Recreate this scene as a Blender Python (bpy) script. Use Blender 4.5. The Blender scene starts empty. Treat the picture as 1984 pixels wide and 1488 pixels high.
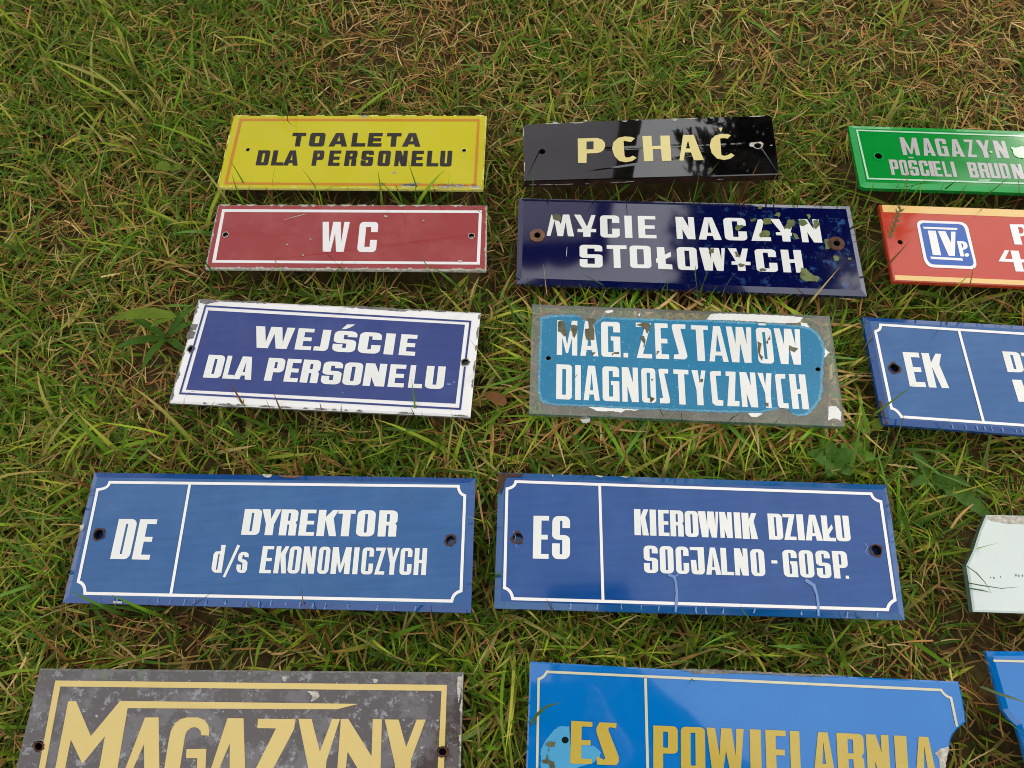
import bpy, math, random
import numpy as np
from mathutils import Vector
from mathutils.geometry import tessellate_polygon
R = math.radians
rng = np.random.default_rng(7)
random.seed(7)
sc = bpy.context.scene
COL = sc.collection

# ------------------------------------------------------------------ camera
H = 0.575
PITCH = R(66.8)      # depression of the lens axis
ROLL = R(-2.8)
F = 1450.0           # focal length in pixels of the 1984 px wide photograph
cam = bpy.data.cameras.new('camera'); cam_o = bpy.data.objects.new('camera', cam)
COL.objects.link(cam_o); sc.camera = cam_o
cam.sensor_fit = 'HORIZONTAL'; cam.sensor_width = 36; cam.lens = F / 1984 * 36
cam.clip_start = 0.01; cam.clip_end = 500
from mathutils import Matrix
mx = Matrix.Rotation(math.pi / 2 - PITCH, 4, 'X') @ Matrix.Rotation(ROLL, 4, 'Z')
cam_o.matrix_world = Matrix.Translation((0, 0, H)) @ mx
MX3 = mx.to_3x3()

def ray(px, py):
    return MX3 @ Vector(((px - 992) / F, -(py - 744) / F, -1.0))

# ------------------------------------------------------------------ light
SUN = ray(2250, 60); SUN.z = -SUN.z; SUN.normalize()
sun_el = math.asin(SUN.z); sun_az = math.atan2(SUN.x, SUN.y)
w = bpy.data.worlds.new('World'); sc.world = w; w.use_nodes = True
nt = w.node_tree; nt.nodes.clear()
out = nt.nodes.new('ShaderNodeOutputWorld'); bg = nt.nodes.new('ShaderNodeBackground')
sky = nt.nodes.new('ShaderNodeTexSky'); sky.sky_type = 'NISHITA'; sky.sun_disc = False
sky.sun_elevation = sun_el; sky.sun_rotation = sun_az
sky.air_density = 1.0; sky.dust_density = 4.0; sky.ozone_density = 1.0
tc = nt.nodes.new('ShaderNodeTexCoord')
nz = nt.nodes.new('ShaderNodeTexNoise'); nz.inputs['Scale'].default_value = 2.2; nz.inputs['Detail'].default_value = 5
cr = nt.nodes.new('ShaderNodeValToRGB'); cr.color_ramp.elements[0].position = .3; cr.color_ramp.elements[1].position = .7
cr.color_ramp.elements[0].color = (6.9, 7.1, 7.7, 1); cr.color_ramp.elements[1].color = (9.8, 9.7, 9.6, 1)
mixn = nt.nodes.new('ShaderNodeMix'); mixn.data_type = 'RGBA'; mixn.inputs[0].default_value = .9
sz = nt.nodes.new('ShaderNodeSeparateXYZ'); mr = nt.nodes.new('ShaderNodeMapRange')
for i_, v_ in ((1, .72), (2, .98), (3, .95), (4, .68)): mr.inputs[i_].default_value = v_
nt.links.new(tc.outputs['Generated'], sz.inputs[0]); nt.links.new(sz.outputs[2], mr.inputs[0]); nt.links.new(mr.outputs[0], mixn.inputs[0])
nt.links.new(tc.outputs['Generated'], nz.inputs['Vector'])
nt.links.new(nz.outputs['Fac'], cr.inputs['Fac'])
nt.links.new(sky.outputs[0], mixn.inputs[6]); nt.links.new(cr.outputs[0], mixn.inputs[7])
nt.links.new(mixn.outputs[2], bg.inputs[0]); bg.inputs[1].default_value = .1
nt.links.new(bg.outputs[0], out.inputs[0])
sl = bpy.data.lights.new('sun', 'SUN'); sl.energy = 1.5; sl.angle = R(14); sl.color = (1, .93, .82)
so = bpy.data.objects.new('sun', sl); COL.objects.link(so)
so.rotation_euler = SUN.to_track_quat('Z', 'Y').to_euler()
sc.view_settings.view_transform = 'Standard'; sc.view_settings.look = 'None'
sc.cycles.filter_width = 1.0
sc.view_settings.exposure = 0.62; sc.view_settings.gamma = 1; sc.view_settings.use_curve_mapping = False

# ------------------------------------------------------------------ materials
def lin(c):
    return tuple(((x / 255) / 12.92 if x / 255 <= .04045 else ((x / 255 + .055) / 1.055) ** 2.4) for x in c)

class NT:
    def __init__(s, name):
        s.m = bpy.data.materials.new(name); s.m.use_nodes = True
        s.t = s.m.node_tree; s.t.nodes.clear()
        s.o = s.n('ShaderNodeOutputMaterial')
    def n(s, typ, **kw):
        nd = s.t.nodes.new(typ)
        for k, v in kw.items():
            if hasattr(nd, k): setattr(nd, k, v)
            else: nd.inputs[k.replace('_', ' ')].default_value = v
        return nd
    def l(s, a, b): s.t.links.new(a, b)
    def noise(s, scale, detail=3, rough=.55, off=0):
        g = s.n('ShaderNodeTexCoord'); mp = s.n('ShaderNodeMapping')
        mp.inputs['Location'].default_value = (off, off * 1.7, 0)
        nn = s.n('ShaderNodeTexNoise'); nn.inputs['Scale'].default_value = scale
        nn.inputs['Detail'].default_value = detail; nn.inputs['Roughness'].default_value = rough
        s.l(g.outputs['Object'], mp.inputs[0]); s.l(mp.outputs[0], nn.inputs['Vector']); return nn.outputs['Fac']
    def ramp(s, src, lo, hi, a=0., b=1.):
        r = s.n('ShaderNodeMapRange'); r.inputs[1].default_value = lo; r.inputs[2].default_value = hi
        r.inputs[3].default_value = a; r.inputs[4].default_value = b; s.l(src, r.inputs[0]); return r.outputs[0]
    def mix(s, fac, a, b):
        x = s.n('ShaderNodeMix', data_type='RGBA')
        for v, i in ((fac, 0), (a, 6), (b, 7)):
            if isinstance(v, (int, float)): x.inputs[i].default_value = v
            elif isinstance(v, tuple): x.inputs[i].default_value = (*v[:3], 1)
            else: s.l(v, x.inputs[i])
        return x.outputs[2]

def enamel(name, rgb, rough=.07, coat=.6, dust=.12, dustcol=(170, 168, 160), specks=None, speckcol=(225, 225, 225),
           off=0., ior=1.5, brush=0., cior=1.5):
    """painted glass or enamel: colour, a film of dust, small specks where the paint is gone"""
    k = NT(name); base = lin(rgb)
    p = k.n('ShaderNodeBsdfPrincipled')
    c = k.mix(k.ramp(k.noise(9, 4, off=off), .3, .75, 0, .22), base, tuple(x * .72 for x in base))
    c = k.mix(k.ramp(k.noise(26, 6, .65, off=off + 3), .45, .8, 0, dust), c, lin(dustcol))
    c = k.mix(k.ramp(k.noise(330, 3, .6, off=off + 6), .70, .76, 0, .35), c, (.05, .04, .03))
    c = k.mix(k.ramp(k.noise(5, 5, .7, off=off + 12), .5, .75, 0, dust), c, tuple(.6 * x + .05 for x in base))
    if specks:
        sp = k.ramp(k.noise(420, 2, .5, off=off), specks, specks + .03, 0, .8)
        c = k.mix(sp, c, lin(speckcol))
    if brush:
        g = k.n('ShaderNodeTexCoord'); mp = k.n('ShaderNodeMapping'); mp.inputs['Scale'].default_value = (14, 260, 1)
        nn = k.n('ShaderNodeTexNoise'); nn.inputs['Scale'].default_value = 1; nn.inputs['Detail'].default_value = 3
        k.l(g.outputs['Object'], mp.inputs[0]); k.l(mp.outputs[0], nn.inputs['Vector'])
        c = k.mix(k.ramp(nn.outputs['Fac'], .35, .7, 0, brush), c, tuple(min(1, x * 1.5 + .03) for x in base))
    k.l(c, p.inputs['Base Color'])
    r = k.ramp(k.noise(18, 5, off=off + 9), .3, .8, rough * .7, rough * 1.5); k.l(r, p.inputs['Roughness'])
    p.inputs['IOR'].default_value = ior; p.inputs['Coat IOR'].default_value = cior
    p.inputs['Coat Weight'].default_value = coat; p.inputs['Coat Roughness'].default_value = rough * .6
    b = k.n('ShaderNodeBump'); b.inputs['Strength'].default_value = .05; b.inputs['Distance'].default_value = .002
    k.l(k.noise(7, 2, off=off), b.inputs['Height']); k.l(b.outputs[0], p.inputs['Normal'])
    k.l(p.outputs[0], k.o.inputs[0]); return k.m

def plain(name, rgb, rough=.6, var=.3, scale=60, spec=.3, rgb2=None):
    k = NT(name); p = k.n('ShaderNodeBsdfPrincipled'); base = lin(rgb)
    c = k.mix(k.ramp(k.noise(scale, 5, .65), .3, .7), base, lin(rgb2) if rgb2 else tuple(x * (1 - var) for x in base))
    k.l(c, p.inputs['Base Color']); p.inputs['Roughness'].default_value = rough
    p.inputs['Specular IOR Level'].default_value = spec
    k.l(p.outputs[0], k.o.inputs[0]); return k.m

def flaked(name, base, flakes, scale=60, off=0., rough=.12, coat=.7, gradx=None):
    """paint behind glass that has come away in flakes; flakes = [(colour, threshold, scale)]"""
    k = NT(name); p = k.n('ShaderNodeBsdfPrincipled'); c = lin(base)
    for i, (fc, th, s2) in enumerate(flakes):
        f = k.ramp(k.noise(s2, 7, .72, off=off + i * 5.3), th, th + .05, 0, .9)
        if gradx:
            g = k.n('ShaderNodeTexCoord'); sx = k.n('ShaderNodeSeparateXYZ'); k.l(g.outputs['Object'], sx.inputs[0])
            gr = k.ramp(sx.outputs[0], gradx[0], gradx[1], 0, 1)
            mm = k.n('ShaderNodeMath', operation='MULTIPLY'); k.l(f, mm.inputs[0]); k.l(gr, mm.inputs[1]); f = mm.outputs[0]
        c = k.mix(f, c, lin(fc))
    k.l(c, p.inputs['Base Color']); p.inputs['Roughness'].default_value = rough
    p.inputs['Coat Weight'].default_value = coat; p.inputs['Coat Roughness'].default_value = .05; p.inputs['Coat IOR'].default_value = 1.75 if coat == 1 else 1.5
    k.l(p.outputs[0], k.o.inputs[0]); return k.m

def glass(name):
    k = NT(name)
    tr = k.n('ShaderNodeBsdfTransparent'); tr.inputs[0].default_value = (.90, .94, .90, 1)
    di = k.n('ShaderNodeBsdfDiffuse'); di.inputs[0].default_value = (*lin((172, 170, 158)), 1)
    gl = k.n('ShaderNodeBsdfGlossy'); gl.inputs['Roughness'].default_value = .06
    m1 = k.n('ShaderNodeMixShader'); k.l(k.ramp(k.noise(22, 6, .7), .3, .7, .18, .42), m1.inputs[0])
    k.l(tr.outputs[0], m1.inputs[1]); k.l(di.outputs[0], m1.inputs[2])
    fr = k.n('ShaderNodeFresnel'); fr.inputs[0].default_value = 1.55
    m2 = k.n('ShaderNodeMixShader'); k.l(fr.outputs[0], m2.inputs[0])
    k.l(m1.outputs[0], m2.inputs[1]); k.l(gl.outputs[0], m2.inputs[2])
    k.l(m2.outputs[0], k.o.inputs[0]); return k.m

def attr_mat(name, rough=.5, trans=.35, spec=.35):
    k = NT(name); a = k.n('ShaderNodeVertexColor'); a.layer_name = 'Col'
    p = k.n('ShaderNodeBsdfPrincipled'); k.l(a.outputs[0], p.inputs['Base Color'])
    p.inputs['Roughness'].default_value = rough; p.inputs['Specular IOR Level'].default_value = spec
    t = k.n('ShaderNodeBsdfTranslucent'); k.l(a.outputs[0], t.inputs[0])
    m = k.n('ShaderNodeMixShader'); m.inputs[0].default_value = trans
    k.l(p.outputs[0], m.inputs[1]); k.l(t.outputs[0], m.inputs[2]); k.l(m.outputs[0], k.o.inputs[0]); return k.m

M = dict(
    yellow=enamel('yellow_enamel', (196, 186, 6), rough=.14, coat=.25, dust=.24, dustcol=(205, 196, 90)),
    black_ink=enamel('black_lettering', (30, 25, 18), rough=.13, coat=.3, dust=.08),
    orange=enamel('orange_line', (196, 128, 25), rough=.13, coat=.3, dust=.1),
    red=enamel('red_enamel', (150, 50, 48), rough=.13, coat=.6, dust=.4, dustcol=(180, 108, 100), specks=.79),
    white=enamel('white_enamel', (232, 230, 226), rough=.12, coat=.4, dust=.12, dustcol=(190, 185, 170)),
    white_b=enamel('white_lettering', (224, 225, 218), rough=.1, coat=.4, dust=.18, dustcol=(185, 182, 165), specks=.82, speckcol=(150, 148, 130)),
    cobalt=enamel('cobalt_enamel', (10, 40, 112), rough=.18, coat=.3, dust=.14, dustcol=(104, 118, 160), brush=.15),
    royal=enamel('royal_blue_glass', (0, 76, 132), rough=.10, coat=.5, dust=.24, dustcol=(84, 130, 170), brush=.22, specks=.83),
    royal2=enamel('royal_blue_glass_dark', (0, 64, 128), rough=.09, coat=.5, dust=.16, dustcol=(80, 120, 175), brush=.18, specks=.83, off=4),
    black=enamel('black_glass', (7, 6, 6), rough=.03, coat=1., dust=.03, specks=.82, speckcol=(160, 165, 165), ior=1.6, cior=1.7),
    gold=enamel('cream_gold_paint', (216, 202, 132), rough=.12, coat=.3, dust=.25, dustcol=(225, 212, 150)),
    gold2=enamel('old_gold_paint', (204, 180, 108), rough=.14, coat=.3, dust=.3, dustcol=(220, 198, 130)),
    navy=enamel('navy_glass_edge', (7, 14, 62), rough=.05, coat=1., dust=.05, specks=.79, speckcol=(130, 140, 150), ior=1.6, cior=1.7),
    navy_f=flaked('navy_glass_flaking', (5, 10, 58), [((45, 75, 120), .56, 95), ((70, 90, 110), .60, 160), ((110, 125, 70), .69, 38)], gradx=(-.06, .14), rough=.05, coat=1.),
    teal=enamel('teal_paint', (0, 112, 150), rough=.24, coat=.2, dust=.3, dustcol=(60, 138, 165), specks=.66, speckcol=(70, 150, 190)),
    teal_edge=enamel('worn_teal_paint', (70, 140, 168), rough=.3, coat=.3, dust=.3, dustcol=(120, 165, 190), specks=.66, speckcol=(160, 190, 205)),
    green=enamel('green_glass', (4, 134, 48), rough=.08, coat=.5, dust=.1, dustcol=(60, 170, 90)),
    green_l=enamel('green_glass_edge', (14, 160, 66), rough=.08, coat=.6, dust=.1, dustcol=(90, 200, 120)),
    pale=enamel('grey_pink_paint', (178, 174, 172), rough=.1, coat=.3, dust=.1),
    palegreen=enamel('pale_green_line', (176, 214, 182), rough=.1, coat=.3, dust=.1),
    reflect_green=enamel('reflected_sky_green', (66, 140, 88), rough=.2, coat=.3, dust=.3),
    brick=enamel('brick_red_glass', (184, 54, 24), rough=.06, coat=.6, dust=.12, dustcol=(200, 110, 90)),
    cream=enamel('cream_band', (226, 188, 116), rough=.08, coat=.4, dust=.2, dustcol=(235, 205, 140)),
    badge=enamel('badge_blue', (20, 84, 168), rough=.08, coat=.5, dust=.06),
    azure=enamel('azure_glass', (0, 106, 180), rough=.06, coat=.75, dust=.14, dustcol=(40, 140, 196), cior=1.6),
    azure_w=enamel('worn_azure', (70, 150, 190), rough=.25, coat=.4, dust=.4, dustcol=(130, 180, 205), specks=.75),
    khaki=enamel('khaki_gold_paint', (184, 160, 66), rough=.12, coat=.4, dust=.25, dustcol=(205, 185, 100)),
    cream_line=enamel('cream_line', (200, 196, 165), rough=.12, coat=.4, dust=.3),
    mag=flaked('dark_glass_flaking', (68, 60, 58), [((92, 88, 88), .50, 30), ((130, 130, 132), .56, 110), ((86, 104, 70), .60, 20), ((165, 168, 170), .62, 190)], rough=.16, coat=.9),
    milk=enamel('white_backed_glass', (202, 212, 204), rough=.08, coat=.5, dust=.1),
    glass=glass('clear_glass'),
    glass_edge=enamel('green_glass_rim', (70, 105, 88), rough=.1, coat=.6, dust=.3),
    dark=plain('dark_edge_hole_shade', (25, 20, 16), .7),
    rust=plain('rust', (88, 54, 36), .75, rgb2=(46, 30, 24), scale=240),
    rust_l=plain('pale_rust', (128, 92, 66), .7, rgb2=(90, 62, 46), scale=200),
    chip=plain('bare_glass_chip', (112, 108, 84), .3, rgb2=(64, 66, 42), scale=90),
    chip_g=plain('grassy_chip', (112, 122, 68), .3, rgb2=(66, 74, 40), scale=110),
    chip_w=plain('chipped_white', (200, 196, 182), .5, rgb2=(128, 122, 108), scale=300),
    chip_m=plain('bare_metal_chip', (134, 134, 128), .5, rgb2=(78, 76, 70), scale=220),
    chip_y=plain('pale_yellow_chip', (226, 220, 140), .5, rgb2=(190, 180, 60), scale=300),
    scratch=plain('pale_scratch', (112, 142, 186), .5, var=.2),
    board=plain('black_side', (14, 11, 10), .45, rgb2=(52, 32, 22), scale=80, spec=.3),
    soil=plain('soil', (92, 78, 44), .95, rgb2=(52, 42, 24), scale=110, spec=.1),
)

# ------------------------------------------------------------------ object helpers
def link(name, verts, faces, mat, parent=None, origin=(0, 0, 0), smooth=False):
    me = bpy.data.meshes.new(name)
    o = np.array(origin)
    me.from_pydata([tuple(np.array(v) - o) for v in verts], [], faces)
    me.materials.append(M[mat] if isinstance(mat, str) else mat)
    if smooth: me.polygons.foreach_set('use_smooth', [True] * len(me.polygons))
    ob = bpy.data.objects.new(name, me); COL.objects.link(ob)
    if parent: ob.parent = parent
    else: ob.location = origin
    return ob

def thing(name, label, cat, loc, group=None):
    o = bpy.data.objects.new(name, None); COL.objects.link(o); o.location = loc
    o.empty_display_size = .02
    o['label'] = label; o['category'] = cat
    if group: o['group'] = group
    return o

class Z:     # a zoomed view of the photograph, used only to note down measurements
    def __init__(s, ox, oy, k): s.ox, s.oy, s.k = ox, oy, k
    def __call__(s, p): return (s.ox + p[0] / s.k, s.oy + p[1] / s.k)
PX = Z(0, 0, 1)

def solve_h(src, dst):
    A = []; B = []
    for (x, y), (u, v) in zip(src, dst):
        A.append([x, y, 1, 0, 0, 0, -u * x, -u * y]); B.append(u)
        A.append([0, 0, 0, x, y, 1, -v * x, -v * y]); B.append(v)
    h = np.linalg.solve(np.array(A), np.array(B)); return np.append(h, 1).reshape(3, 3)
def ah(Hm, p):
    q = Hm @ np.array([p[0], p[1], 1.]); return (q[0] / q[2], q[1] / q[2])

def arc(cx, cy, rx, ry, a0, a1, n=4):
    return [(cx + rx * math.cos(R(a0 + (a1 - a0) * i / n)), cy + ry * math.sin(R(a0 + (a1 - a0) * i / n))) for i in range(n + 1)]

# block alphabet on the unit square: s stem, t bar, rx/ry corner
def glyph(c, s=.36, t=.16, rx=.3, ry=.14, m=.2):
    irx, iry = max(.01, rx * .15), max(.01, ry * .15)
    def rr(x0, y0, x1, y1, a, b, sides='LR'):
        p = []
        p += arc(x1 - a, y1 - b, a, b, 0, 90) if 'R' in sides else [(x1, y1)]
        p += arc(x0 + a, y1 - b, a, b, 90, 180) if 'L' in sides else [(x0, y1)]
        p += arc(x0 + a, y0 + b, a, b, 180, 270) if 'L' in sides else [(x0, y0)]
        p += arc(x1 - a, y0 + b, a, b, 270, 360) if 'R' in sides else [(x1, y0)]
        return p
    I = [(0, 0), (1, 0), (1, 1), (0, 1)]
    if c == 'I': return [I]
    if c == 'L': return [[(0, 0), (1, 0), (1, t), (s, t), (s, 1), (0, 1)]]
    if c == 'T': return [[(.5 - s / 2, 0), (.5 + s / 2, 0), (.5 + s / 2, 1 - t), (1, 1 - t), (1, 1), (0, 1), (0, 1 - t), (.5 - s / 2, 1 - t)]]
    if c == 'E': return [[(0, 0), (1, 0), (1, t), (s, t), (s, .5 - t * .5), (.93, .5 - t * .5), (.93, .5 + t * .5), (s, .5 + t * .5), (s, 1 - t), (1, 1 - t), (1, 1), (0, 1)]]
    if c == 'H': return [[(0, 0), (s, 0), (s, .5 - t / 2), (1 - s, .5 - t / 2), (1 - s, 0), (1, 0), (1, 1), (1 - s, 1), (1 - s, .5 + t / 2), (s, .5 + t / 2), (s, 1), (0, 1)]]
    if c == 'O': return [rr(0, 0, 1, 1, rx, ry), rr(s, t, 1 - s, 1 - t, irx, iry)]
    if c == 'D': return [rr(0, 0, 1, 1, rx, ry, 'R'), rr(s, t, 1 - s, 1 - t, irx, iry)]
    if c == 'P': return [arc(1 - rx, 1 - ry, rx, ry, 90, 0) + arc(1 - rx, .38 + ry, rx, ry, 0, -90) + [(s, .38), (s, 0), (0, 0), (0, 1)], rr(s, .38 + t, 1 - s, 1 - t, irx, iry)]
    if c == 'R': return [arc(1 - rx, 1 - ry, rx, ry, 90, 0) + [(1, .58), (.9, .5), (.98, .42), (.98, 0), (.98 - s, 0), (.98 - s, .42), (s, .42), (s, 0), (0, 0), (0, 1)], rr(s, .42 + t, 1 - s, 1 - t, irx, iry)]
    if c == 'B': return [arc(1 - rx, 1 - ry, rx, ry, 90, 0) + [(1, .6), (.9, .52), (1, .44)] + arc(1 - rx, ry, rx, ry, 0, -90) + [(0, 0), (0, 1)], rr(s, .52 + t / 2, 1 - s, 1 - t, irx, iry), rr(s, t, 1 - s, .52 - t / 2, irx, iry)]
    if c in 'CG':
        up = arc(1 - rx, 1 - ry, rx, ry, 0, 90) + arc(rx, 1 - ry, rx, ry, 90, 180) + arc(rx, ry, rx, ry, 180, 270)
        if c == 'C': up += arc(1 - rx, ry, rx, ry, 270, 360) + [(1, .4), (1 - s, .4), (1 - s, t), (s, t), (s, 1 - t), (1 - s, 1 - t), (1 - s, .66), (1, .66)]
        else: up += [(1, 0), (1, .58), (.5, .58), (.5, .58 - t * .9), (1 - s, .58 - t * .9), (1 - s, t), (s, t), (s, 1 - t), (1 - s, 1 - t), (1 - s, .7), (1, .7)]
        return [up]
    if c == 'S': return [arc(1 - rx, 1 - ry, rx, ry, 0, 90) + arc(rx, 1 - ry, rx, ry, 90, 180) + arc(rx, .5 - t / 2 + ry * .8, rx, ry * .8, 180, 270)
                         + [(1 - s, .5 - t / 2), (1 - s, t), (s, t), (s, .36), (0, .36)] + arc(rx, ry, rx, ry, 180, 270) + arc(1 - rx, ry, rx, ry, 270, 360)
                         + arc(1 - rx, .5 + t / 2 - ry * .8, rx, ry * .8, 0, 90) + [(s, .5 + t / 2), (s, 1 - t), (1 - s, 1 - t), (1 - s, .72), (1, .72)]]
    if c == 'U': return [arc(rx, ry, rx, ry, 180, 270) + arc(1 - rx, ry, rx, ry, 270, 360) + [(1, 1), (1 - s, 1), (1 - s, t), (s, t), (s, 1), (0, 1)]]
    if c == 'J': return [[(0, 0)] + arc(1 - rx, ry, rx, ry, 270, 360) + [(1, 1), (1 - s * 1.15, 1), (1 - s * 1.15, t), (0, t)]]
    if c == 'N':
        d = s * 1.08
        return [[(0, 0), (s * .85, 0), (s * .85, 1 - s * .85 / (1 - d)), (1 - d, 0), (1, 0), (1, 1), (1 - s * .85, 1), (1 - s * .85, s * .85 / (1 - d)), (d, 1), (0, 1)]]
    if c == 'M':
        s2 = s * .72; d = s2 * 1.05; e = .05
        y1 = 1 - .86 * s2 / (.5 - e); v2 = 1 - .86 * (.5 - d) / (.5 + e - d)
        return [[(0, 0), (s2, 0), (s2, y1), (.5 - e, .06), (.5 + e, .06), (1 - s2, y1), (1 - s2, 0), (1, 0), (1, 1), (1 - d, 1), (.5, v2), (d, 1), (0, 1)]]
    if c == 'W': return [[(0, 1), (.15, 0), (.46, 0), (.50, .43), (.62, 0), (.87, 0), (1, 1), (.87, 1), (.825, .45), (.775, 1), (.455, 1), (.435, .45), (.36, 1)]]
    if c == 'w':      # wide open W: s = height of the upper slots' points, t = height of the lower notch
        return [[(0, 1), (.14, 0), (.42, 0), (.51, t), (.62, 0), (.89, 0), (1, 1), (.80, 1), (.765, s), (.67, 1), (.39, 1), (.335, s), (.23, 1)]]
    if c == 'A':
        d = s * .92; ya = .80; h = .17
        xi = lambda y: d + (.5 - d) * y / ya
        return [[(0, 0), (d * .9, 0), (xi(h) - .02, h), (1 - xi(h) + .02, h), (1 - d * .9, 0), (1, 0), (.5 + m, 1), (.5 - m, 1)],
                [(xi(h + t * .9), h + t * .9), (1 - xi(h + t * .9), h + t * .9), (.5, ya)]]
    if c == 'Y': return [[(0, 1), (s, 1), (.52, .62), (1 - s * .7, 1), (1, 1), (.5 + s / 2, .42), (.5 + s / 2, 0), (.5 - s / 2, 0), (.5 - s / 2, .42)]]
    if c == 'K': return [[(0, 0), (s, 0), (s, .62), (1 - s * .95, 0), (1, 0), (.78, .68), (1, 1), (1 - s * .75, 1), (s, .72), (s, 1), (0, 1)]]
    if c == 'Z': return [[(0, 0), (1, 0), (1, t), (s, t), (1, 1), (0, 1), (0, 1 - t), (1 - s, 1 - t)]]
    raise ValueError(c)

def ccw(p):
    return sum(p[i][0] * p[(i + 1) % len(p)][1] - p[(i + 1) % len(p)][0] * p[i][1] for i in range(len(p))) > 0

SIGNS = []
class Sign:
    """an old door sign: world-space quad on its own slightly tilted plane"""
    def __init__(s, label, quad, z, thick, mat, tilt=(0, 0), bevel=0., drop=0., rim=None, holes=(), outline=None, side=None,
                 holer=.0022, bev_mat=None, ring=None):
        s.z = z; s.tn = Vector((-tilt[0], -tilt[1], 1)).normalized()    # slopes dz/dx, dz/dy
        cx = sum(q[0] for q in quad) / 4; cy = sum(q[1] for q in quad) / 4
        r = ray(cx, cy); t = (z - H) / r.z; s.c = Vector((0, 0, H)) + r * t
        s.H = solve_h(quad, [(0, 1), (1, 1), (1, 0), (0, 0)]); s.Hi = np.linalg.inv(s.H)
        s.root = thing('door_sign', label, 'sign', s.c, 'old door signs laid out on the grass')
        s.k = 0
        ol = [Vector(s.P(p)) for p in (outline or quad)]
        if ccw([(v.x, v.y) for v in ol]) is False: ol.reverse()
        s.ol = ol; n = len(ol); cen = sum(ol, Vector()) / n
        inner = []
        for i in range(n):
            a, b, c = ol[i - 1], ol[i], ol[(i + 1) % n]
            e1 = (b - a).normalized(); e2 = (c - b).normalized()
            n1 = s.tn.cross(e1); n2 = s.tn.cross(e2); nn = (n1 + n2); d = nn.dot(n1)
            inner.append(b + nn / max(.4, d) * bevel)
        hl = []
        for hp in holes:
            q = Vector(s.P(hp[:2])); rr = hp[2] if len(hp) > 2 else holer
            hl.append([q + Vector((math.cos(a), math.sin(a), 0)) * rr for a in np.linspace(0, 2 * math.pi, 14, endpoint=False)])
        s.holes = hl
        verts = []; faces = []
        tri = tessellate_polygon([[(v.x, v.y, 0) for v in inner]] + [[(v.x, v.y, 0) for v in h] for h in hl])
        pts = list(inner) + [v for h in hl for v in h]
        verts += pts
        for t3 in tri:
            a, b, c = (pts[i] for i in t3)
            faces.append(tuple(t3) if (b - a).cross(c - a).z > 0 else tuple(reversed(t3)))
        k0 = len(inner)
        for h in hl:                       # walls of the screw holes
            b0 = len(verts); m_ = len(h)
            verts += [v - s.tn * thick for v in h]
            for i in range(m_): faces.append((k0 + i, k0 + (i + 1) % m_, b0 + (i + 1) % m_, b0 + i))
            k0 += m_
        plate = link('plate', [tuple(v) for v in verts], faces, mat, s.root, s.c)
        if hl:
            plate.data.materials.append(M['dark'])  # hole walls coloured dark, standing in for the shade inside
            for i in range(len(tri), len(plate.data.polygons)): plate.data.polygons[i].material_index = 1
        v2 = [v for v in inner]; f2 = []
        o1 = [v - s.tn * drop for v in ol]; o2 = [v - s.tn * thick for v in ol]
        if bevel > 0:
            v2 = inner + o1 + o2
            f2 = [(i, n + i, n + (i + 1) % n, (i + 1) % n) for i in range(n)] + [(n + i, 2 * n + i, 2 * n + (i + 1) % n, n + (i + 1) % n) for i in range(n)]
            f2.append(tuple(2 * n + i for i in reversed(range(n))))
            s.rim = bo = link('bevelled_edge', [tuple(v) for v in v2], f2, bev_mat or side or mat, s.root, s.c)
            if side:
                bo.data.materials.append(M[side])
                for i, p in enumerate(bo.data.polygons):
                    if i >= n: p.material_index = 1
        if ring:
            for hp, h in zip(holes, hl):
                q = sum(h, Vector()) / len(h); rr = (h[0] - q).length; V = []; n_ = 14
                for k_, f_ in ((0, 1.0), (1, 1.22)):
                    for i in range(n_):
                        a_ = i / n_ * 6.2832; r_ = rr * f_ * (1 + (random.random() - .3) * .35 * k_)
                        V.append(tuple(q + Vector((math.cos(a_), math.sin(a_), 0)) * r_ + s.tn * .00045))
                link('hole_rim', V, [(i, n_ + i, n_ + (i + 1) % n_, (i + 1) % n_) for i in range(n_)], ring, s.root, s.c)
        SIGNS.append(dict(poly=np.array([(v.x, v.y) for v in ol]), top=s, thick=thick, glass=(mat == 'glass')))
    def P(s, p, up=0.):
        r = ray(p[0], p[1]); o = Vector((0, 0, H)); c = s.c
        t = (c - o).dot(s.tn) / r.dot(s.tn)
        return tuple(o + r * t + s.tn * up)
    def zat(s, x, y): return s.c.z - (s.tn.x * (x - s.c.x) + s.tn.y * (y - s.c.y)) / s.tn.z
    def polys(s, name, groups, mat, up=.00025, z=PX, label=None, parent=None, th=.00022):
        """groups: list of [outer, hole, ...] in zoom coordinates -> one raised sheet of paint"""
        verts = []; faces = []
        for g in groups:
            cs = []
            for j, c in enumerate(g):
                pts = [s.P(z(p) if not (hasattr(p, 'z')) else p, up) for p in c]
                if ccw([(q[0], q[1]) for q in pts]) != (j == 0): pts.reverse()
                cs.append(pts)
            flat = [q for c in cs for q in c]; b = len(verts); verts += flat
            for t3 in tessellate_polygon([[(q[0], q[1], 0) for q in c] for c in cs]):
                a, bb, cc = (Vector(flat[i]) for i in t3)
                t3 = tuple(b + i for i in t3)
                faces.append(t3 if (bb - a).cross(cc - a).z > 0 else tuple(reversed(t3)))
            k0 = b; lo = len(verts); verts += [tuple(Vector(q) - s.tn * th) for q in flat]
            off = 0
            for c in cs:
                m_ = len(c)
                for i in range(m_):
                    a, d = off + i, off + (i + 1) % m_
                    faces.append((b + d, b + a, lo + a, lo + d))
                off += m_
        ob = link(name, verts, faces, mat, parent or s.root, s.c)
        if label: ob['label'] = label
        return ob
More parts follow.
